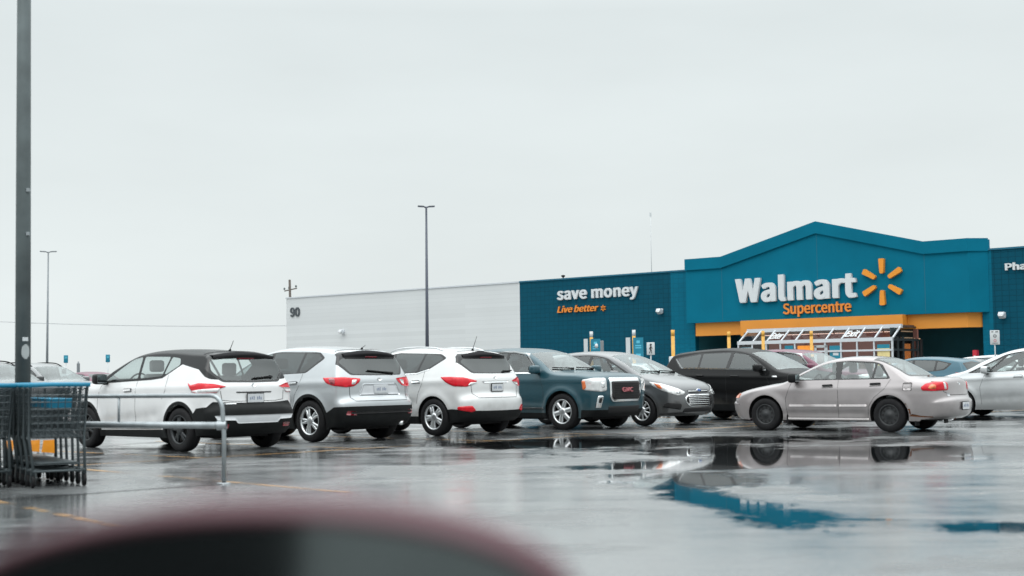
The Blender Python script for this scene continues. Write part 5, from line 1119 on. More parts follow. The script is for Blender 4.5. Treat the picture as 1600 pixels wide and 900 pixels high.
c0 = (F(872, 489.5, VW - .01)[0] + F(936.5, 485.5, VW - .01)[0]) / 2, (F(872, 489.5, VW - .01)[2] + F(936.5, 485.5, VW - .01)[2]) / 2; cx_, _, cz_ = F(943.5, 481.5, VW - .01)
for k in range(6):
    a = R(90 + 60 * k); d = np.array([math.cos(a), math.sin(a)]); n = np.array([-d[1], d[0]])
    MB().prism([tuple(np.array([cx_ - c0[0], cz_ - c0[1]]) + d * r + n * w_) for r, w_ in ((.06, .02), (.06, -.02), (.2, -.035), (.2, .035))], 'y', -.1, 0).build('spark_ray', M['letter_o'], o)
wall_sign('number_sign', 'dark house number 90 on the white end wall', '90', pbr('number_grey', (.06, .07, .08), .6), 454, 469, 495, 494.5, 480, VW - .01, bold=.01, depth=.05)
wall_sign('pharmacy_sign', 'white Pharmacy lettering on the teal wall, cut by the right edge', 'Pharmacy', M['letter'], 1571.5, 1664, 423, 417, 405, VW - .01, bold=.012, depth=.1, drop=.28)

# wall lamps
def wall_lamp(px, py, V, label):
    p = F(px, py, V); o = empty('wall_lamp', UV(p[0], V, p[2]), LOT_ROT, label, 'lamp', 'lamps fixed to the store walls')
    MB().bbox(-.12, .12, -.10, 0, -.15, .15, .02).build('bracket', M['white_metal'], o)
    b = MB(); b.obox((0.0, -.28, -.02), (1, 0, 0), (0, .8, -.6), (0, .6, .8), .16, .16, .10); b.build('lamp_head', M['white_metal'], o)
    MB().obox((0.0, -.36, -.10), (1, 0, 0), (0, .8, -.6), (0, .6, .8), .13, .12, .045).build('lamp_lens', M['clear'], o)
wall_lamp(1034, 486, VW, 'small white floodlight on the teal wall right of the slogans')
wall_lamp(1568.5, 492, VW, 'small white floodlight on the teal wall below the Pharmacy lettering')
wall_lamp(537, 518, VW, 'small white floodlight low on the white wall')
# roof things
p = F(880, 436, VW + 1.0)
o = empty('roof_vent', UV(p[0], VW + 1.0, HW), LOT_ROT, 'short vent pipe on the roof edge above the white slogan', 'vent'); MB().cyl((0, 0, -.9), (0, 0, .28), .05).lathe([(.05, .25), (.14, .30), (.14, .38), (0, .42)], 12).build('pipe', M['plastic'], o)
p = F(1018, 420, VW + 6)
o = empty('radio_mast', UV(p[0], VW + 6, HW - .5), LOT_ROT, 'thin pale mast rising behind the teal wall', 'mast'); zt_m = F(1018, 332, VW + 6)[2]
MB().tube([(0, 0, 0), (0, 0, zt_m - HW + .5)], [.035, .02], 6).box(-.07, .07, -.02, .02, zt_m - HW + .2, zt_m - HW + .5).build('pole', pbr('pale_metal', (.52, .55, .56), .5), o)
# red box at the alcove
p = F(1523, 552, VW + .0)
o, h, z0, z1 = place_panel('fire_box', pbr('red_box', (.5, .02, .04), .4), 1519.5, 1526.5, 547, 570, VW - 1.0, 'small red cabinet at the right end of the dark alcove', 'cabinet', .3)
MB().box(-h * .4, h * .4, -.01, 0, z1 - .55, z1 - .3).build('notice', M['letter'], o)

# ------------------------------------------------------------------ ground
gm, t, o = newmat('wet_asphalt'); b = N(t, 'ShaderNodeBsdfPrincipled'); tcn = N(t, 'ShaderNodeTexCoord'); OB = tcn.outputs['Object']
def noise(scale, detail=5.0, rough=.55, vec=OB, dist=0.0):
    n = N(t, 'ShaderNodeTexNoise', i_Scale=scale, i_Detail=detail, i_Roughness=rough, i_Distortion=dist); t.links.new(vec, n.inputs['Vector']); return n.outputs['Fac']
def mrange(v, a, b_, c_, d_):
    n = N(t, 'ShaderNodeMapRange', i_1=a, i_2=b_, i_3=c_, i_4=d_); t.links.new(v, n.inputs[0]); return n.outputs[0]
def math_(op, a, b_=None):
    n = N(t, 'ShaderNodeMath', operation=op)
    for i, v in enumerate((a, b_)):
        if v is None: continue
        if isinstance(v, (int, float)): n.inputs[i].default_value = v
        else: t.links.new(v, n.inputs[i])
    return n.outputs[0]
rotm = N(t, 'ShaderNodeMapping'); rotm.inputs['Rotation'].default_value = (0, 0, PHI); t.links.new(OB, rotm.inputs[0]); LV = rotm.outputs[0]
# pools: (pixel centre, along the lane half width, across half width, strength) placed on the ground
POOLS = [(1108, 778, .52, 2.4, 1.15, 10), (1050, 726, 1.5, 1.1, 1.0, 0), (1085, 750, .9, 1.3, .9, 0), (1240, 720, 2.0, 1.0, .95, -12), (1300, 706, 3.2, 1.5, 1.15, -8), (1440, 716, 1.6, .8, .9, -20), (1000, 690, 4.2, 1.7, .95, 0), (1540, 824, .8, .5, .85, -10), (850, 692, 3.0, .9, .8, 0), (1450, 655, 4.0, 1.2, .8, 0), (560, 702, 2.2, .6, .62, 0), (730, 696, 2.0, .5, .65, 0), (320, 694, 2.6, .6, .62, 0), (1000, 652, 5, 1.5, .6, 0), (1390, 812, 1.6, .16, .6, -12)]
smap = N(t, 'ShaderNodeMapping'); smap.inputs['Rotation'].default_value = (0, 0, R(8)); smap.inputs['Scale'].default_value = (.8, .8, 1); t.links.new(OB, smap.inputs[0]); SV = smap.outputs[0]
acc = None
for (px, py, ra, rb, st, an) in POOLS:
    g = G(px, py); mpn = N(t, 'ShaderNodeMapping', vector_type='TEXTURE'); mpn.inputs['Location'].default_value = (g[0], g[1], 0); mpn.inputs['Rotation'].default_value = (0, 0, R(an)); mpn.inputs['Scale'].default_value = (ra, rb, 1)
    t.links.new(OB, mpn.inputs[0]); ln = N(t, 'ShaderNodeVectorMath', operation='LENGTH'); t.links.new(mpn.outputs[0], ln.inputs[0])
    m_ = mrange(ln.outputs['Value'], 0.0, 1.7, st, 0.0); acc = m_ if acc is None else math_('MAXIMUM', acc, m_)
warpn = noise(.55, 7, .65, SV, .8); fine = noise(2.6, 6, .65, SV)
field = math_('ADD', math_('ADD', acc, math_('MULTIPLY', math_('SUBTRACT', warpn, .5), 1.7)), math_('MULTIPLY', math_('SUBTRACT', fine, .5), .6))
field = math_('ADD', field, math_('MULTIPLY', math_('SUBTRACT', noise(9.0, 5, .7), .5), .5))
pool = mrange(field, .41, .58, 0.0, 1.0)
edge = mrange(field, .30, .50, 0.0, 1.0)
grain = noise(220, 3, .6); agg = N(t, 'ShaderNodeTexVoronoi', i_Scale=140.0); t.links.new(OB, agg.inputs['Vector'])
big = noise(.22, 6, .6); mid = noise(1.4, 5, .6)
wet = mrange(big, .35, .65, 0.0, 1.0)
rough = math_('ADD', mrange(big, .32, .68, .08, .28), math_('MULTIPLY', math_('SUBTRACT', mid, .5), .22))
stm = N(t, 'ShaderNodeMapping'); stm.inputs['Scale'].default_value = (.18, 1.6, 1); stm.inputs['Rotation'].default_value = (0, 0, R(6)); t.links.new(OB, stm.inputs[0]); streak = noise(1.0, 6, .65, stm.outputs[0], .7)
rough = math_('ADD', rough, math_('MULTIPLY', math_('SUBTRACT', streak, .5), .30))
damp0 = mrange(noise(.42, 6, .6, OB, .4), .50, .60, 0.0, 1.0); rough = math_('ADD', math_('MAXIMUM', rough, .05), math_('MULTIPLY', damp0, .16))
rough = math_('MULTIPLY', rough, mrange(edge, 0, 1, 1.0, .55))
rmix = N(t, 'ShaderNodeMix', data_type='FLOAT'); t.links.new(pool, rmix.inputs[0]); t.links.new(rough, rmix.inputs[2]); rmix.inputs[3].default_value = .015
t.links.new(rmix.outputs[0], b.inputs['Roughness'])
cr = N(t, 'ShaderNodeValToRGB'); cr.color_ramp.elements[0].position = .3; cr.color_ramp.elements[0].color = (.065, .069, .071, 1); cr.color_ramp.elements[1].position = .75; cr.color_ramp.elements[1].color = (.125, .132, .134, 1)
mixv = math_('ADD', math_('MULTIPLY', big, .5), math_('ADD', math_('MULTIPLY', mid, .25), math_('MULTIPLY', grain, .25))); t.links.new(mixv, cr.inputs[0])
dm = N(t, 'ShaderNodeMix', data_type='RGBA'); t.links.new(pool, dm.inputs[0]); t.links.new(cr.outputs[0], dm.inputs[6]); dm.inputs[7].default_value = (.012, .014, .015, 1)
t.links.new(dm.outputs[2], b.inputs['Base Color'])
b.inputs['IOR'].default_value = 1.5; damp = mrange(noise(.42, 6, .6, OB, .4), .50, .60, 0.0, 1.0); damp = math_('MULTIPLY', damp, math_('SUBTRACT', 1.0, edge)); gr2 = noise(34, 4, .7); cw = mrange(damp, 0, 1, 1.0, .2); cw = math_('MULTIPLY', cw, mrange(streak, .34, .52, .72, 1.0)); cw = math_('MULTIPLY', cw, mrange(pool, 0, 1, 1.0, .5)); cw = math_('MULTIPLY', cw, math_('ADD', 1.0, math_('MULTIPLY', math_('SUBTRACT', mrange(gr2, .35, .6, .74, 1.0), 1.0), math_('SUBTRACT', 1.0, edge)))); t.links.new(cw, b.inputs['Coat Weight']); b.inputs['Coat IOR'].default_value = 1.7
t.links.new(rmix.outputs[0], b.inputs['Coat Roughness'])
hg = math_('MULTIPLY', math_('ADD', math_('MULTIPLY', agg.outputs['Distance'], mrange(damp, 0, 1, 1.0, 3.0)), math_('MULTIPLY', mid, 2.0)), math_('SUBTRACT', 1.0, pool))
rip = math_('MULTIPLY', noise(26, 2, .5), math_('MULTIPLY', pool, .5))
bp = N(t, 'ShaderNodeBump', i_Strength=.10, i_Distance=.004); t.links.new(math_('ADD', hg, rip), bp.inputs['Height']); t.links.new(bp.outputs[0], b.inputs['Normal'])
t.links.new(b.outputs[0], o.inputs[0])
gr = mesh_obj('ground', [(-1500, -60, 0), (1500, -60, 0), (1500, 2500, 0), (-1500, 2500, 0)], [(0, 1, 2, 3)], gm); tag(gr, kind='structure')
# painted lines, worn
lm, t, o = newmat('worn_line_paint'); b = N(t, 'ShaderNodeBsdfPrincipled'); b.inputs['Base Color'].default_value = (.62, .34, .10, 1); b.inputs['Roughness'].default_value = .3
tcn = N(t, 'ShaderNodeTexCoord'); OB = tcn.outputs['Object']; tp = N(t, 'ShaderNodeBsdfTransparent'); ms = N(t, 'ShaderNodeMixShader')
w_ = math_('ADD', math_('MULTIPLY', noise(1.1, 6, .7), .6), math_('MULTIPLY', noise(9, 4, .6), .4)); t.links.new(mrange(w_, .44, .58, 0.0, .62), ms.inputs[0]); t.links.new(tp.outputs[0], ms.inputs[1]); t.links.new(b.outputs[0], ms.inputs[2]); t.links.new(ms.outputs[0], o.inputs[0])
def stripe(p, q, w, name='painted_line'):
    p, q = np.array(p[:2]), np.array(q[:2]); d = q - p; d /= np.linalg.norm(d); n = np.array([-d[1], d[0]]) * w / 2
    o = mesh_obj(name, [(*(p + n), .004), (*(p - n), .004), (*(q - n), .004), (*(q + n), .004)], [(0, 1, 2, 3)], lm); return tag(o, kind='structure')
# kept as ground markings: end line of the row, bay lines, corral lines
r0 = G(192, 723); r1 = G(980, 677); dr = (r1 - r0) / np.linalg.norm(r1 - r0); stripe(r0 - dr * 6, r1 + dr * 22, .11)
c0_, c1_ = G(136, 734), G(516, 767); stripe(c0_ + (c0_ - c1_) * .9, c1_ + (c1_ - c0_) * .06, .10)
d0_, d1_ = G(0, 785), G(90, 803); stripe(d0_ + (d0_ - d1_) * 2, d1_ + (d1_ - d0_) * .9, .10)
axd = np.array([-cP, sP])
for s_i in range(0, 8):                  # bay lines between the cars
    base = r0[:2] + dr[:2] * (1.25 + 2.87 * s_i); stripe(base, base + axd * 5.4, .10)

# dark joint in the asphalt beside the corral
def sealed_crack(name, pts, w):
    P = np.array([G(x, y)[:2] for x, y in pts]); P = resample(P, .25, False); P += np.random.RandomState(3).normal(0, .012, P.shape); tt = np.gradient(P, axis=0); tt /= np.linalg.norm(tt, axis=1)[:, None]; n = np.stack([-tt[:, 1], tt[:, 0]], 1)
    ww = w * (.6 + .8 * np.random.RandomState(5).rand(len(P)))[:, None]; v = [(*p, .005) for p in P + n * ww / 2] + [(*p, .005) for p in P - n * ww / 2]; m = len(P)
    return tag(mesh_obj(name, v, [(i, i + 1, m + i + 1, m + i) for i in range(m - 1)], pbr('tar', (.015, .015, .016), .25, vary=.2)), kind='structure')
sealed_crack('asphalt_joint', [(352, 756), (200, 767), (60, 777), (-60, 784)], .05)
# ------------------------------------------------------------------ poles, lamps, signs
M['galv'] = pbr('galvanised', (.30, .33, .345), .42, .7, vary=.15, vscale=8)
M['darkpole'] = pbr('dark_pole', (.085, .105, .108), .5, .3, vary=.25, vscale=3)
M['hazepole'] = pbr('hazed_far_pole', (.20, .22, .235), .5, .3, vary=.1)  # paler grey put in for rain haze over distant poles and wire
M['wood'] = pbr('weathered_wood', (.09, .075, .065), .85, vary=.2)
M['sign_white'] = pbr('sign_white', (.54, .57, .58), .4, vary=.03)
M['sign_teal'] = pbr('sign_teal', (.006, .18, .27), .4, vary=.06)
M['sign_yellow'] = pbr('post_yellow', (.62, .33, .05), .45, vary=.1)
M['black_print'] = pbr('black_print', (.02, .02, .022), .5, vary=0)
# thick pole at the left
b0 = D(36.5, 600, 16.5); pr = 22 / FPX * 16.5 / 2; tp_ = D(38.5, -60, 16.5)
o = empty('light_pole', (b0[0], b0[1], 0), 0, 'thick dark metal light pole with straps and an oval plate, at the left edge', 'pole')
lean = (tp_[0] - b0[0]) / (tp_[2] - 1.0); Zp = lambda z: (lean * z, 0, z)
MB().tube([Zp(0), Zp(3), Zp(12.0)], [pr * 1.1, pr * 1.03, pr * .78], 24).build('shaft', M['darkpole'], o)
MB().lathe([(pr * 2.2, 0), (pr * 2.2, .05), (pr * 1.5, .12), (pr * 1.15, .2)], 24).build('base_plate', M['darkpole'], o)
for y in (298, 366):
    z = D(36, y, 16.5)[2]; c = Zp(z); q = MB(); q.lathe([(pr * 1.0, -.012), (pr * 1.02, -.012), (pr * 1.02, .012), (pr * 1.0, .012)], 24, 'z', c); q.box(c[0] + pr * .7, c[0] + pr * 1.15, -pr * .9, -pr * .5, z - .02, z + .02); q.build('strap', M['galv'], o)
z = D(42, 530, 16.5)[2]; a = R(-62)
q = MB()
def on_pole(z0, z1, a0, a1, r, oval=False):
    vs, fs, n = [], [], 8
    for i in range(n + 1):
        for j in range(7):
            s_, t_ = i / n * 2 - 1, j / 6 * 2 - 1
            if oval: s_ = s_ * math.sqrt(max(0, 1 - abs(t_) ** 2.6 * .92))
            w = (a0 + a1) / 2 + s_ * (a1 - a0) / 2; zz_ = (z0 + z1) / 2 + t_ * (z1 - z0) / 2; c = Zp(zz_); vs.append((c[0] + r * math.cos(w), r * math.sin(w), zz_))
    for i in range(n):
        for j in range(6): fs.append((i * 7 + j, i * 7 + 7 + j, i * 7 + 8 + j, i * 7 + j + 1))
    return vs, fs
v, f = on_pole(z - .022, z + .022, R(-75), R(-30), pr * 1.07); mesh_obj('tag_plate', v, f, M['sign_white'], o, True)
z0 = D(42, 561, 16.5)[2]; z1 = D(42, 538, 16.5)[2]; v, f = on_pole(z0, z1, R(-82), R(-18), pr * 1.07, True); mesh_obj('oval_plate', v, f, pbr('dull_plate', (.34, .37, .37), .5), o, True)

def lamp_post(px, ptop, Z, label, mat, arm=1.0, r=.09, tilt=0.0):
    g = D(px, 560, Z); zt = D(px, ptop, Z)[2]; xt = D(px - tilt, ptop, Z)[0] - g[0]
    o = empty('street_lamp', (g[0], g[1], 0), 0, label, 'street lamp', 'tall twin headed car park lamps')
    MB().lathe([(.3, 0), (.3, .75), (.26, .8), (r, .8)], 16).build('base', pbr('concrete_base', (.3, .3, .29), .8), o)
    MB().tube([(0, 0, .78), (xt * .4, 0, zt * .4), (xt, 0, zt)], [r * 1.25, r * 1.0, r * .6], 12).build('shaft', mat, o)
    for s_ in (-1, 1):
        h = MB(); d = np.array([math.cos(R(12)) * s_, .18 * s_, .05]); d /= np.linalg.norm(d); c = np.array([xt, 0, zt])
        h.tube([c - [0, 0, .05], c + d * arm * .3], .04, 8); h.obox(c + d * arm * .68, d, np.cross([0, 0, 1], d), np.array([0, 0, 1]), arm * .36, .13, .03); h.build('lamp_head', mat, o)
lamp_post(667.5, 323, 74, 'slim dark twin headed lamp post standing before the white wall', pbr('slate_pole', (.075, .085, .11), .5, .3), .42, .085, 1.5)
lamp_post(73.5, 393.5, 96, 'slim pale twin headed lamp post far off beside the thick pole', M['hazepole'], .52, .075, -2)
# utility pole behind the store
g = D(457, 560, 135); zt = D(455, 437, 135)[2]
o = empty('utility_pole', (g[0], g[1], 0), 0, 'wooden utility pole with a tilted crossarm, behind the white end wall', 'utility pole')
MB().tube([(0, 0, 0), (-.25, 0, zt)], [.15, .11], 10).build('pole', M['wood'], o)
q = MB(); q.obox((-.15, 0, zt - .95), (math.cos(R(12)), 0, math.sin(R(12))), (0, 1, 0), (-math.sin(R(12)), 0, math.cos(R(12))), .62, .05, .05); q.build('crossarm', M['wood'], o)
q = MB(); [q.lathe([(.05, 0), (.09, .05), (.09, .16), (.03, .22)], 8, 'z', (x, 0, zt - .86 + x * .21 + .05)) for x in (-.75, -.3, .35)]; q.build('insulator', M['darkpole'], o)
# power line
for yl, yr, lab in ((500, 508.5, 'thin power line sagging across the sky left of the store'),):
    A, B = D(-60, yl, 140), D(470, yr, 150); P = [A + (B - A) * t - np.array([0, 0, 1.2 * 4 * t * (1 - t) * .25]) for t in np.linspace(0, 1, 20)]
    o = MB().tube(P, .022, 5).build('power_line', M['hazepole']); tag(o, lab, 'power line')

# yellow posts in the cart area, some with double boards
def yellow_post(px, ptop, Z, label, board=False, lean=0.0):
    g = D(px, 560, Z); zt = D(px, ptop, Z)[2]; o = empty('marker_post', (g[0], g[1], 0), LOT_ROT, label, 'post', 'yellow posts before the store')
    MB().tube([(0, 0, 0), (lean, 0, zt - .22)], [.065, .065], 12).build('post', M['sign_yellow'], o)
    MB().tube([(lean, 0, zt - .22), (lean, 0, zt)], [.066, .066], 12).build('post_cap', M['sign_white'] if board else M['sign_yellow'], o)
    if board:
        z1 = zt - .26; z0 = z1 - .86
        a = MB(); a.obox((.21, -.02, (z0 + z1) / 2), (math.cos(R(25)), math.sin(R(25)), 0), (-math.sin(R(25)), math.cos(R(25)), 0), (0, 0, 1), .19, .012, .40); a.build('teal_board', M['sign_teal'], o)
        a = MB(); a.obox((-.20, -.10, (z0 + z1) / 2), (math.cos(R(-25)), math.sin(R(-25)), 0), (-math.sin(R(-25)), math.cos(R(-25)), 0), (0, 0, 1), .15, .012, .41); a.build('white_board', M['sign_white'], o)
        p = MB(); nx, ny = math.sin(R(25)), -math.cos(R(25))
        for zz_, hh, ww in ((.24, .05, .06), (.1, .02, .11), (.02, .02, .11), (-.24, .04, .09)):
            p.obox((.21 + nx * .014, -.02 + ny * .014, (z0 + z1) / 2 + zz_), (math.cos(R(25)), math.sin(R(25)), 0), (-math.sin(R(25)), math.cos(R(25)), 0), (0, 0, 1), ww, .003, hh)
        p.build('board_print', pbr('print_pale', (.10, .45, .60), .5, vary=0), o)
    return o
yellow_post(924.5, 518, 55, 'yellow post with teal and white boards and a grey box beside it', True)
yellow_post(991, 515.5, 53, 'yellow post with teal and white boards left of the pedestrian sign', True)
yellow_post(1052, 515.5, 51, 'plain yellow post right of the pedestrian sign, in a white sleeve')
yellow_post(1139.5, 518, 55, 'plain yellow post left of the glazed porch')
yellow_post(1193, 517, 58, 'plain yellow post before the left end of the porch')
yellow_post(1268.5, 517, 58, 'plain yellow post before the middle of the porch')
g = D(1052, 560, 50.8); z1 = D(1052, 557, 50.8)[2]; o = empty('post_sleeve', (g[0], g[1], 0), LOT_ROT, 'white plastic sleeve round the foot of a yellow post', 'sleeve')
MB().bbox(-.12, .12, -.12, .12, 0, z1, .03).build('shell', M['sign_white'], o)
g = D(936.5, 560, 60); z1 = D(936.5, 532.5, 60)[2]; o = empty('utility_cabinet', (g[0], g[1], 0), LOT_ROT, 'grey metal utility cabinet right of the first boarded yellow post', 'cabinet')
MB().bbox(-.16, .16, -.12, .12, 0, z1, .02).build('case', pbr('cabinet_grey', (.17, .18, .19), .5), o)
g = D(932, 540.5, 54.8); o = empty('post_lamp', (g[0] , g[1], g[2]), LOT_ROT, 'small round white lamp on the first boarded post', 'lamp'); MB().lathe([(0, -.09), (.05, -.075), (.07, 0), (.05, .075), (0, .09)], 14, 'z').build('globe', M['sign_white'], o)
MB().cyl((-.2, 0, 0), (0, 0, 0), .02, 6).build('bracket', M['galv'], o)
# pedestrian sign
Z = 47; g = D(1017, 560, Z); z1 = D(1017, 535, Z)[2]; z0 = D(1017, 554.5, Z)[2]; hw = 6.2 / FPX * Z
o = empty('crossing_sign', (g[0], g[1], 0), R(-6), 'white sign with a black walking figure, on a thin post before the teal wall', 'sign')
MB().cyl((0, .03, 0), (0, .03, z1 - .05), .025, 8).build('post', M['galv'], o); MB().bbox(-hw, hw, -.012, .012, z0, z1, .01).build('board', M['sign_white'], o)
hh = z1 - z0; f = MB(); X = lambda a, b: (a * hw, -.018, z0 + b * hh)
f.lathe([(0, -.008), (.035, -.006), (.035, .006), (0, .008)], 12, 'y', X(.02, .82))
for pts, w in ((((.02, .74), (-.02, .45)), .16), (((0, .70), (-.34, .52), (-.30, .44)), .06), (((.05, .70), (.30, .58), (.42, .5)), .06), (((-.02, .46), (.22, .30), (.25, .12)), .08), (((-.04, .46), (-.16, .28), (-.36, .13)), .08)):
    f.tube([X(*p) for p in pts], [w * hw] * len(pts), 6)
for i in range(0): pass
f.build('walking_figure', M['black_print'], o)
# no stopping sign
Z = 52; g = D(1555.5, 560, Z); z1 = D(1555.5, 516, Z)[2]; z0 = D(1555.5, 538.5, Z)[2]; hw = 7.3 / FPX * Z
o = empty('parking_sign', (g[0], g[1], 0), R(-6), 'white parking rule sign with two round symbols, right of the entrance', 'sign')
MB().cyl((0, .03, 0), (0, .03, z1 - .05), .025, 8).build('post', M['galv'], o); MB().bbox(-hw, hw, -.012, .012, z0, z1, .015).build('board', M['sign_white'], o)
def ring(cx, cz, r, w, mat, name): 
    q = MB(); n = 24; v = [(cx + rr * math.cos(2 * math.pi * k / n), -.016, cz + rr * math.sin(2 * math.pi * k / n)) for rr in (r, r - w) for k in range(n)]; q.add(v, [(k, (k + 1) % n, n + (k + 1) % n, n + k) for k in range(n)]); return q.build(name, mat, o)
hh = z1 - z0; ring(0, z0 + hh * .60, hw * .36, hw * .09, M['black_print'], 'symbol'); ring(0, z0 + hh * .28, hw * .30, hw * .09, pbr('sign_red', (.5, .04, .05), .5, vary=0), 'symbol')
q = MB(); q.box(-hw * .3, hw * .3, -.017, -.013, z0 + hh * .585, z0 + hh * .615)
q.box(-hw * .7, -hw * .3, -.017, -.013, z0 + hh * .86, z0 + hh * .92); q.box(hw * .1, hw * .7, -.017, -.013, z0 + hh * .86, z0 + hh * .92); q.box(-hw * .55, hw * .55, -.017, -.013, z0 + hh * .09, z0 + hh * .12); q.build('sign_print', M['black_print'], o)
# far parking lot signs at the left
def lot_sign(px, p0, p1, Z, label):
    g = D(px, 560, Z); z1 = D(px, p0, Z)[2]; z0 = D(px, p1, Z)[2]; o = empty('lot_sign', (g[0], g[1], 0), R(10), label, 'sign', 'teal signs far off at the left'); hw = 3.3 / FPX * Z
    MB().cyl((0, .03, 0), (0, .03, z1), .03, 8).build('post', M['sign_white'], o); MB().bbox(-hw, hw, -.015, .015, z0, z1, .01).build('board', M['sign_teal'], o)
    MB().box(-hw * .55, hw * .55, -.019, -.014, z0 + (z1 - z0) * .55, z0 + (z1 - z0) * .8).build('board_print', pbr('sign_pale_print', (.06, .36, .48), .5, vary=0), o); return o
lot_sign(103, 555, 567, 70, 'small teal sign on a banded white post, left of two far off')
lot_sign(168.5, 554, 566, 70, 'small teal sign on a thin white post, just left of the white crossover roof')
g = D(100, 560, 69.5); z1 = D(100, 573, 69.5)[2]; o = empty('banded_post', (g[0], g[1], 0), 0, 'short white and grey banded post under the left teal sign', 'post'); MB().cyl((0, 0, 0), (0, 0, z1), .10, 12).build('post', M['sign_white'], o)
zb_ = D(100, 580, 69.5)[2]; MB().lathe([(.103, zb_ - .12), (.103, zb_ + .12)], 12).build('band', M['plastic'], o)
g = D(122.5, 560, 80); z1 = D(122.5, 565, 80)[2]; o = empty('marker_post', (g[0], g[1], 0), 0, 'thin grey post with a darker middle, between the two teal signs', 'post'); MB().cyl((0, 0, 0), (0, 0, z1), .045, 8).build('post', M['hazepole'], o)
MB().lathe([(.09, z1 - .75), (.09, z1 - .1)], 8).build('sleeve', M['hazepole'], o)

# bare shrubs along the white wall
def shrub(px, V, hgt, wid, seed, label):
    rs = random.Random(seed); p = F(px, 560, V); o = empty('bare_shrub', UV(p[0], V, .0), LOT_ROT, label, 'shrub', 'bare shrubs along the white wall'); tr, tw = MB(), MB()
    for i in range(9):
        a = rs.uniform(0, 6.28); r = rs.uniform(.2, 1) * wid; e = np.array([r * math.cos(a), r * math.sin(a) * .5, hgt * rs.uniform(.7, 1)]); s0 = np.array([rs.uniform(-.1, .1), 0, 0]); m_ = s0 + (e - s0) * .5 + np.array([rs.uniform(-.1, .1), 0, .15]); tr.tube([s0, m_, e], [.03, .02, .007], 5)
        for k in range(9):
            t_ = rs.uniform(.4, 1); b_ = s0 + (e - s0) * t_; d = np.array([rs.uniform(-1, 1), rs.uniform(-.6, .6), rs.uniform(.2, 1)]) * rs.uniform(.2, .6); tw.tube([b_, b_ + d * .6, b_ + d + np.array([0, 0, .05])], [.012, .008, .004], 4)
    tr.build('stem', pbr('stem', (.07, .05, .045), .9), o); tw.build('twigs', pbr('twig', (.13, .085, .08), .9), o)
shrub(582, VW - 1.2, 2.9, 1.0, 1, 'taller bare shrub by the white wall, above the silver SUV roof'); shrub(600, VW - 1.2, 2.7, .9, 2, 'lower bare shrub by the white wall, left of the roof rails'); shrub(748, VW - 1.2, 2.4, .9, 3, 'bare shrub by the white wall, right of the aerial')

# ------------------------------------------------------------------ cart corral and carts
ax = np.array([-math.cos(R(27)), math.sin(R(27)), 0])       # along the rail, away to the left
e0 = G(350, 756); s0 = FPX / e0[1]
zr1 = D(340, 618, e0[1])[2]; zr2 = D(330, 665, e0[1])[2]; print('rail heights', zr1, zr2)
o = empty('cart_corral', tuple(e0), 0, 'grey tubular cart rail with a rounded end, before the white crossover', 'rail')
A = lambda t, z: tuple(ax * t + np.array([0, 0, z]))
P = [A(0, 0), A(0, zr1 * .55), A(0.02, zr1 - .16)] + [A(.02 + .15 * (1 - math.cos(w)), zr1 - .16 + .16 * math.sin(w)) for w in np.linspace(.2, math.pi / 2, 6)] + [A(1.2, zr1), A(2.6, zr1), A(5.2, zr1)]
MB().tube(P, .024, 12).build('top_rail', M['galv'], o)
MB().tube([A(.02, zr2), A(1.3, zr2 + .0), A(5.2, zr2)], .036, 12).lathe([(.05, -.05), (.05, .05)], 12, 'x', A(.03, zr2)).build('middle_rail', M['galv'], o)
for t in (1.45, 3.4): MB().tube([A(t, zr2), A(t, zr1)], .015, 8).build('upright', M['galv'], o)
for t in (5.1,): MB().tube([A(t, 0), A(t, zr1)], .024, 10).build('upright', M['galv'], o)
MB().lathe([(.07, 0), (.07, .012), (.03, .014)], 14).build('foot_plate', M['galv'], o)
M['wire'] = pbr('cart_wire', (.062, .078, .084), .42, .5, vary=.15)
M['cart_blue'] = pbr('cart_blue', (.006, .19, .32), .4, vary=.06)
M['cart_orange'] = pbr('cart_orange', (.92, .33, .015), .4, vary=.08, emis=None)
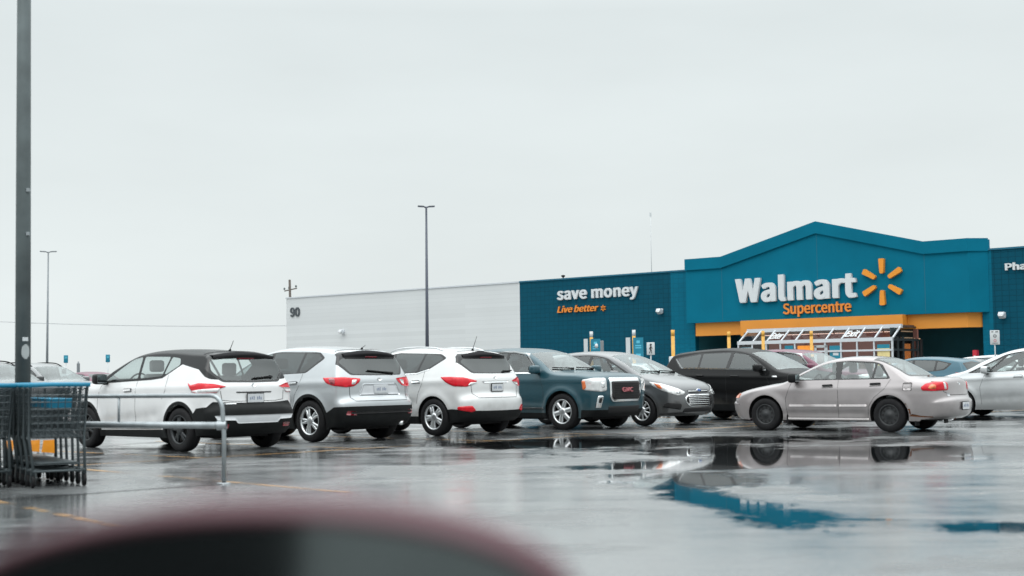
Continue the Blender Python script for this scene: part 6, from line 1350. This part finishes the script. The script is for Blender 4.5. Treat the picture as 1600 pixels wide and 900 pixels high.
def make_cart():
    """rear (handle) at x = 0, nose at x = -0.95"""
    c = empty('shopping_cart', (0, 0, 0)); Wd = .28
    fr = MB()
    for s_ in (-1, 1):
        fr.tube([(.06, s_ * .25, .16), (-.62, s_ * .20, .17), (-.80, s_ * .14, .17)], .015, 8)
        fr.tube([(.05, s_ * .25, .16), (-.10, s_ * .27, .50), (-.02, s_ * Wd, .94), (.02, s_ * Wd, 1.0)], .015, 8)
        fr.tube([(-.10, s_ * .27, .46), (-.62, s_ * .22, .50), (-.86, s_ * .20, .56)], .011, 8)
    fr.tube([(.06, -.25, .16), (.06, .25, .16)], .011, 8); fr.tube([(-.80, -.14, .17), (-.80, .14, .17)], .011, 8)
    fr.build('frame', M['wire'], c)
    b = MB(); zt0, zt1, zb0, zb1 = .97, .86, .48, .56
    def S(x, s_, t): # side wall point; x 0..1 rear to nose, t 0..1 bottom to top
        xb, xt = -.06 - .76 * x, 0.0 - .95 * x; return np.array([xb + (xt - xb) * t, s_ * ((.25 - .06 * x) + (.03 - .02 * x) * t), (zb0 + (zb1 - zb0) * x) + ((zt0 + (zt1 - zt0) * x) - (zb0 + (zb1 - zb0) * x)) * t])
    for s_ in (-1, 1):
        for t in np.linspace(0, 1, 9): b.tube([S(0, s_, t), S(1, s_, t)], .0055 if t == 1 else .0038, 4, False)
        for x in np.linspace(0, 1, 15): b.tube([S(x, s_, 0), S(x, s_, 1)], .0040, 4, False)
    for t in np.linspace(0, 1, 8): b.tube([S(1, -1, t), S(1, 1, t)], .0040, 4, False); b.tube([S(0, -1, t), S(0, 1, t)], .0040, 4, False)
    for k in np.linspace(0, 1, 9):
        b.tube([S(1, -1, 0) + (S(1, 1, 0) - S(1, -1, 0)) * k, S(1, -1, 1) + (S(1, 1, 1) - S(1, -1, 1)) * k], .0040, 4, False)
        b.tube([S(0, -1, 0) + (S(0, 1, 0) - S(0, -1, 0)) * k, S(1, -1, 0) + (S(1, 1, 0) - S(1, -1, 0)) * k], .0040, 4, False); b.tube([S(0, -1, 0) + (S(0, 1, 0) - S(0, -1, 0)) * k, S(0, -1, 1) + (S(0, 1, 1) - S(0, -1, 1)) * k], .0040, 4, False)
    for x in np.linspace(0, 1, 14): b.tube([S(x, -1, 0), S(x, 1, 0)], .0040, 4, False)
    b.build('basket', M['wire'], c)
    MB().tube([(.03, -Wd - .02, 1.0), (.05, -.1, 1.005), (.05, .1, 1.005), (.03, Wd + .02, 1.0)], .022, 10).build('handle', M['cart_blue'], c)
    q = MB(); q.obox((-.10, .04, .82), (.3, 0, 1), (0, 1, 0), (1, 0, -.3), .045, .11, .008); q.build('child_seat_flap', M['cart_blue'], c)
    tr = MB(); tr.bbox(-.60, -.04, -.20, .20, .225, .24, .006, 1)
    for k in range(9): x = -.02 - .07 * k; tr.tube([(x, -.22, .22), (x, .22, .22)], .004, 4, False)
    tr.build('lower_tray', M['wire'], c)
    wh = None
    for x, y in ((.02, .25), (.02, -.25), (-.72, .14), (-.72, -.14)):
        if wh is None:
            wh = MB().lathe([(.02, -.012), (.058, -.015), (.062, -.008), (.062, .008), (.058, .015), (.02, .012)], 18, 'y', (0, 0, 0)).build('wheel', M['rubber'], c)
            MB().obox((-.012, 0, .055), (.35, 0, 1), (0, 1, 0), (1, 0, -.35), .06, .02, .022).build('castor_fork', M['wire'], wh); w_ = wh
        else: w_ = copy_tree(wh, c)
        w_.location = (x, y, .063)
    return c
cart = make_cart()
CA = R(60); cax = np.array([-math.cos(CA), math.sin(CA), 0]); g0 = G(129, 759)
labels = ['shopping cart at the open end of the nested row, nearest the rail end', 'second shopping cart in the nested row', 'third shopping cart in the nested row', 'fourth shopping cart in the nested row', 'fifth shopping cart in the nested row', 'sixth shopping cart in the nested row', 'shopping cart cut by the left edge, last in the nested row']
perp = np.array([math.sin(CA), math.cos(CA), 0])
for i in range(6):
    c = cart if i == 0 else copy_tree(cart); p = g0 + cax * (.27 * i) - perp * .25
    c.location = tuple(p); c.scale = (1.04, 1.04, 1.06); c.rotation_euler = (0, 0, -CA + random.uniform(-.03, .03)); tag(c, ['grey shopping cart with a blue handle, at the open right end of the nested row', 'grey shopping cart nested just inside the rightmost one', 'third grey shopping cart in the nested row, counted from its open right end', 'fourth grey shopping cart in the nested row, counted from its open right end', 'fifth grey shopping cart in the nested row, counted from its open right end', 'grey shopping cart deepest in the nested row, at the left edge'][i], 'cart', 'shopping carts nested beside the rail')
for i in range(4):
    c = copy_tree(cart); p = g0 + cax * (.30 + .27 * i) - perp * .95; c.location = tuple(p); c.rotation_euler = (0, 0, -CA + .03)
    tag(c, ['grey shopping cart cut by the left edge, foremost of the second nested row', 'second grey cart of the nested row cut by the left edge', 'third grey cart of the nested row cut by the left edge', 'deepest grey cart of the nested row cut by the left edge'][i], 'cart', 'shopping carts nested beside the rail')
# orange boards leaning behind the lower trays
for i, (xa, xb, yt, yb, Zb, lab) in enumerate(((8, 20, 688, 705, 17.0, 'narrow orange plastic board under the carts, at the left edge'), (27, 39, 687, 704, 17.0, 'small orange plastic board under the carts, second from the left edge'), (41, 61, 687.5, 706, 17.0, 'wide orange plastic board in the middle under the carts'), (65, 87, 687, 708, 17.0, 'rightmost orange plastic board under the carts'))):
    a, b_ = D(xa, 700, Zb), D(xb, 700, Zb); z1, z0 = D(xb, yt, Zb)[2], D(xb, yb, Zb)[2]; o = empty('orange_board', ((a[0] + b_[0]) / 2, a[1], 0), 0, lab, 'board'); h = (b_[0] - a[0]) / 2
    q = MB(); v = [(-h, 0, z0 + .012), (h * 1.05, 0, z0), (h * .9, .05, z1), (-h * .95, .05, z1 - .008)]; q.add([(x, y - .004, z) for x, y, z in v] + [(x, y + .004, z) for x, y, z in v], [(0, 1, 2, 3), (7, 6, 5, 4), (0, 4, 5, 1), (1, 5, 6, 2), (2, 6, 7, 3), (3, 7, 4, 0)]); q.build('panel', M['cart_orange'], o)
    MB().tube([(-h + .02, .012, 0), (-h + .02, .03, z0 + .05)], .007, 6).tube([(h - .02, .012, 0), (h - .02, .03, z0 + .05)], .007, 6).build('board_leg', M['wire'], o)

# ------------------------------------------------------------------ door mirror of the photographer's car, out of focus
P_DOOR = paint('plum_red_paint', (.085, .006, .026), 0, .6, coat=.1, spec=.15)
Zm = .9
c0m = D(395, 954, Zm); rx = 505 / FPX * Zm; rz_ = 162 / FPX * Zm
o = empty('near_car', tuple(c0m), 0, 'blurred plum red door mirror of the car nearest the camera, across the bottom left', 'car')
def oval(n, sx, sz, yy, p=2.0):
    r = []
    for k in range(n):
        w = 2 * math.pi * k / n; cx, sx_ = math.cos(w), math.sin(w); r.append((sx * math.copysign(abs(cx) ** (2 / p), cx), yy, sz * math.copysign(abs(sx_) ** (2 / p), sx_)))
    return r
n = 64; vs, fs = [], []
prof = [(.90, .845, .004), (.95, .92, -.010), (.985, .985, .005), (1.0, 1.0, .03), (1.0, 1.0, .06), (.95, .95, .115), (.84, .84, .148), (.6, .6, .16), (.3, .3, .166), (.01, .01, .168)]
for a, b_, yy in prof: vs += oval(n, rx * a, rz_ * b_, yy)
for i in range(len(prof) - 1):
    for k in range(n): fs.append((i * n + k, (i + 1) * n + k, (i + 1) * n + (k + 1) % n, i * n + (k + 1) % n))
m_ = mesh_obj('door_mirror', vs, fs, P_DOOR, o, True)
mg = pbr('mirror_dark_glass', (.13, .15, .15), .1, 1.0, vary=0)
vs = oval(n, rx * .905, rz_ * .85, .003) + [(0, .002, 0)]; mesh_obj('mirror_glass', vs, [(k, (k + 1) % n, n) for k in range(n)], mg, m_)
# door top under the mirror, same car
q = MB(); q.bbox(-rx * 1.5, rx * 1.6, -.05, .16, -rz_ * 3.2, -rz_ * 1.6, .04, 3); st = q.build('door_skin', P_DOOR, o)
MB().bbox(-.05, .05, .03, .11, -rz_ * 1.7, -rz_ * .8, .015).build('mirror_stalk', M['plastic'], o)
# unseen dark panel for the car's own side, added to darken the mirror's left part
q = MB(); q.bbox(-1.3 - c0m[0], -.36 - c0m[0], -.72 - c0m[1], -.60 - c0m[1], .25 - c0m[2], 1.75 - c0m[2], .05, 3); q.build('dark_mirror_panel', M['fabric'], o)
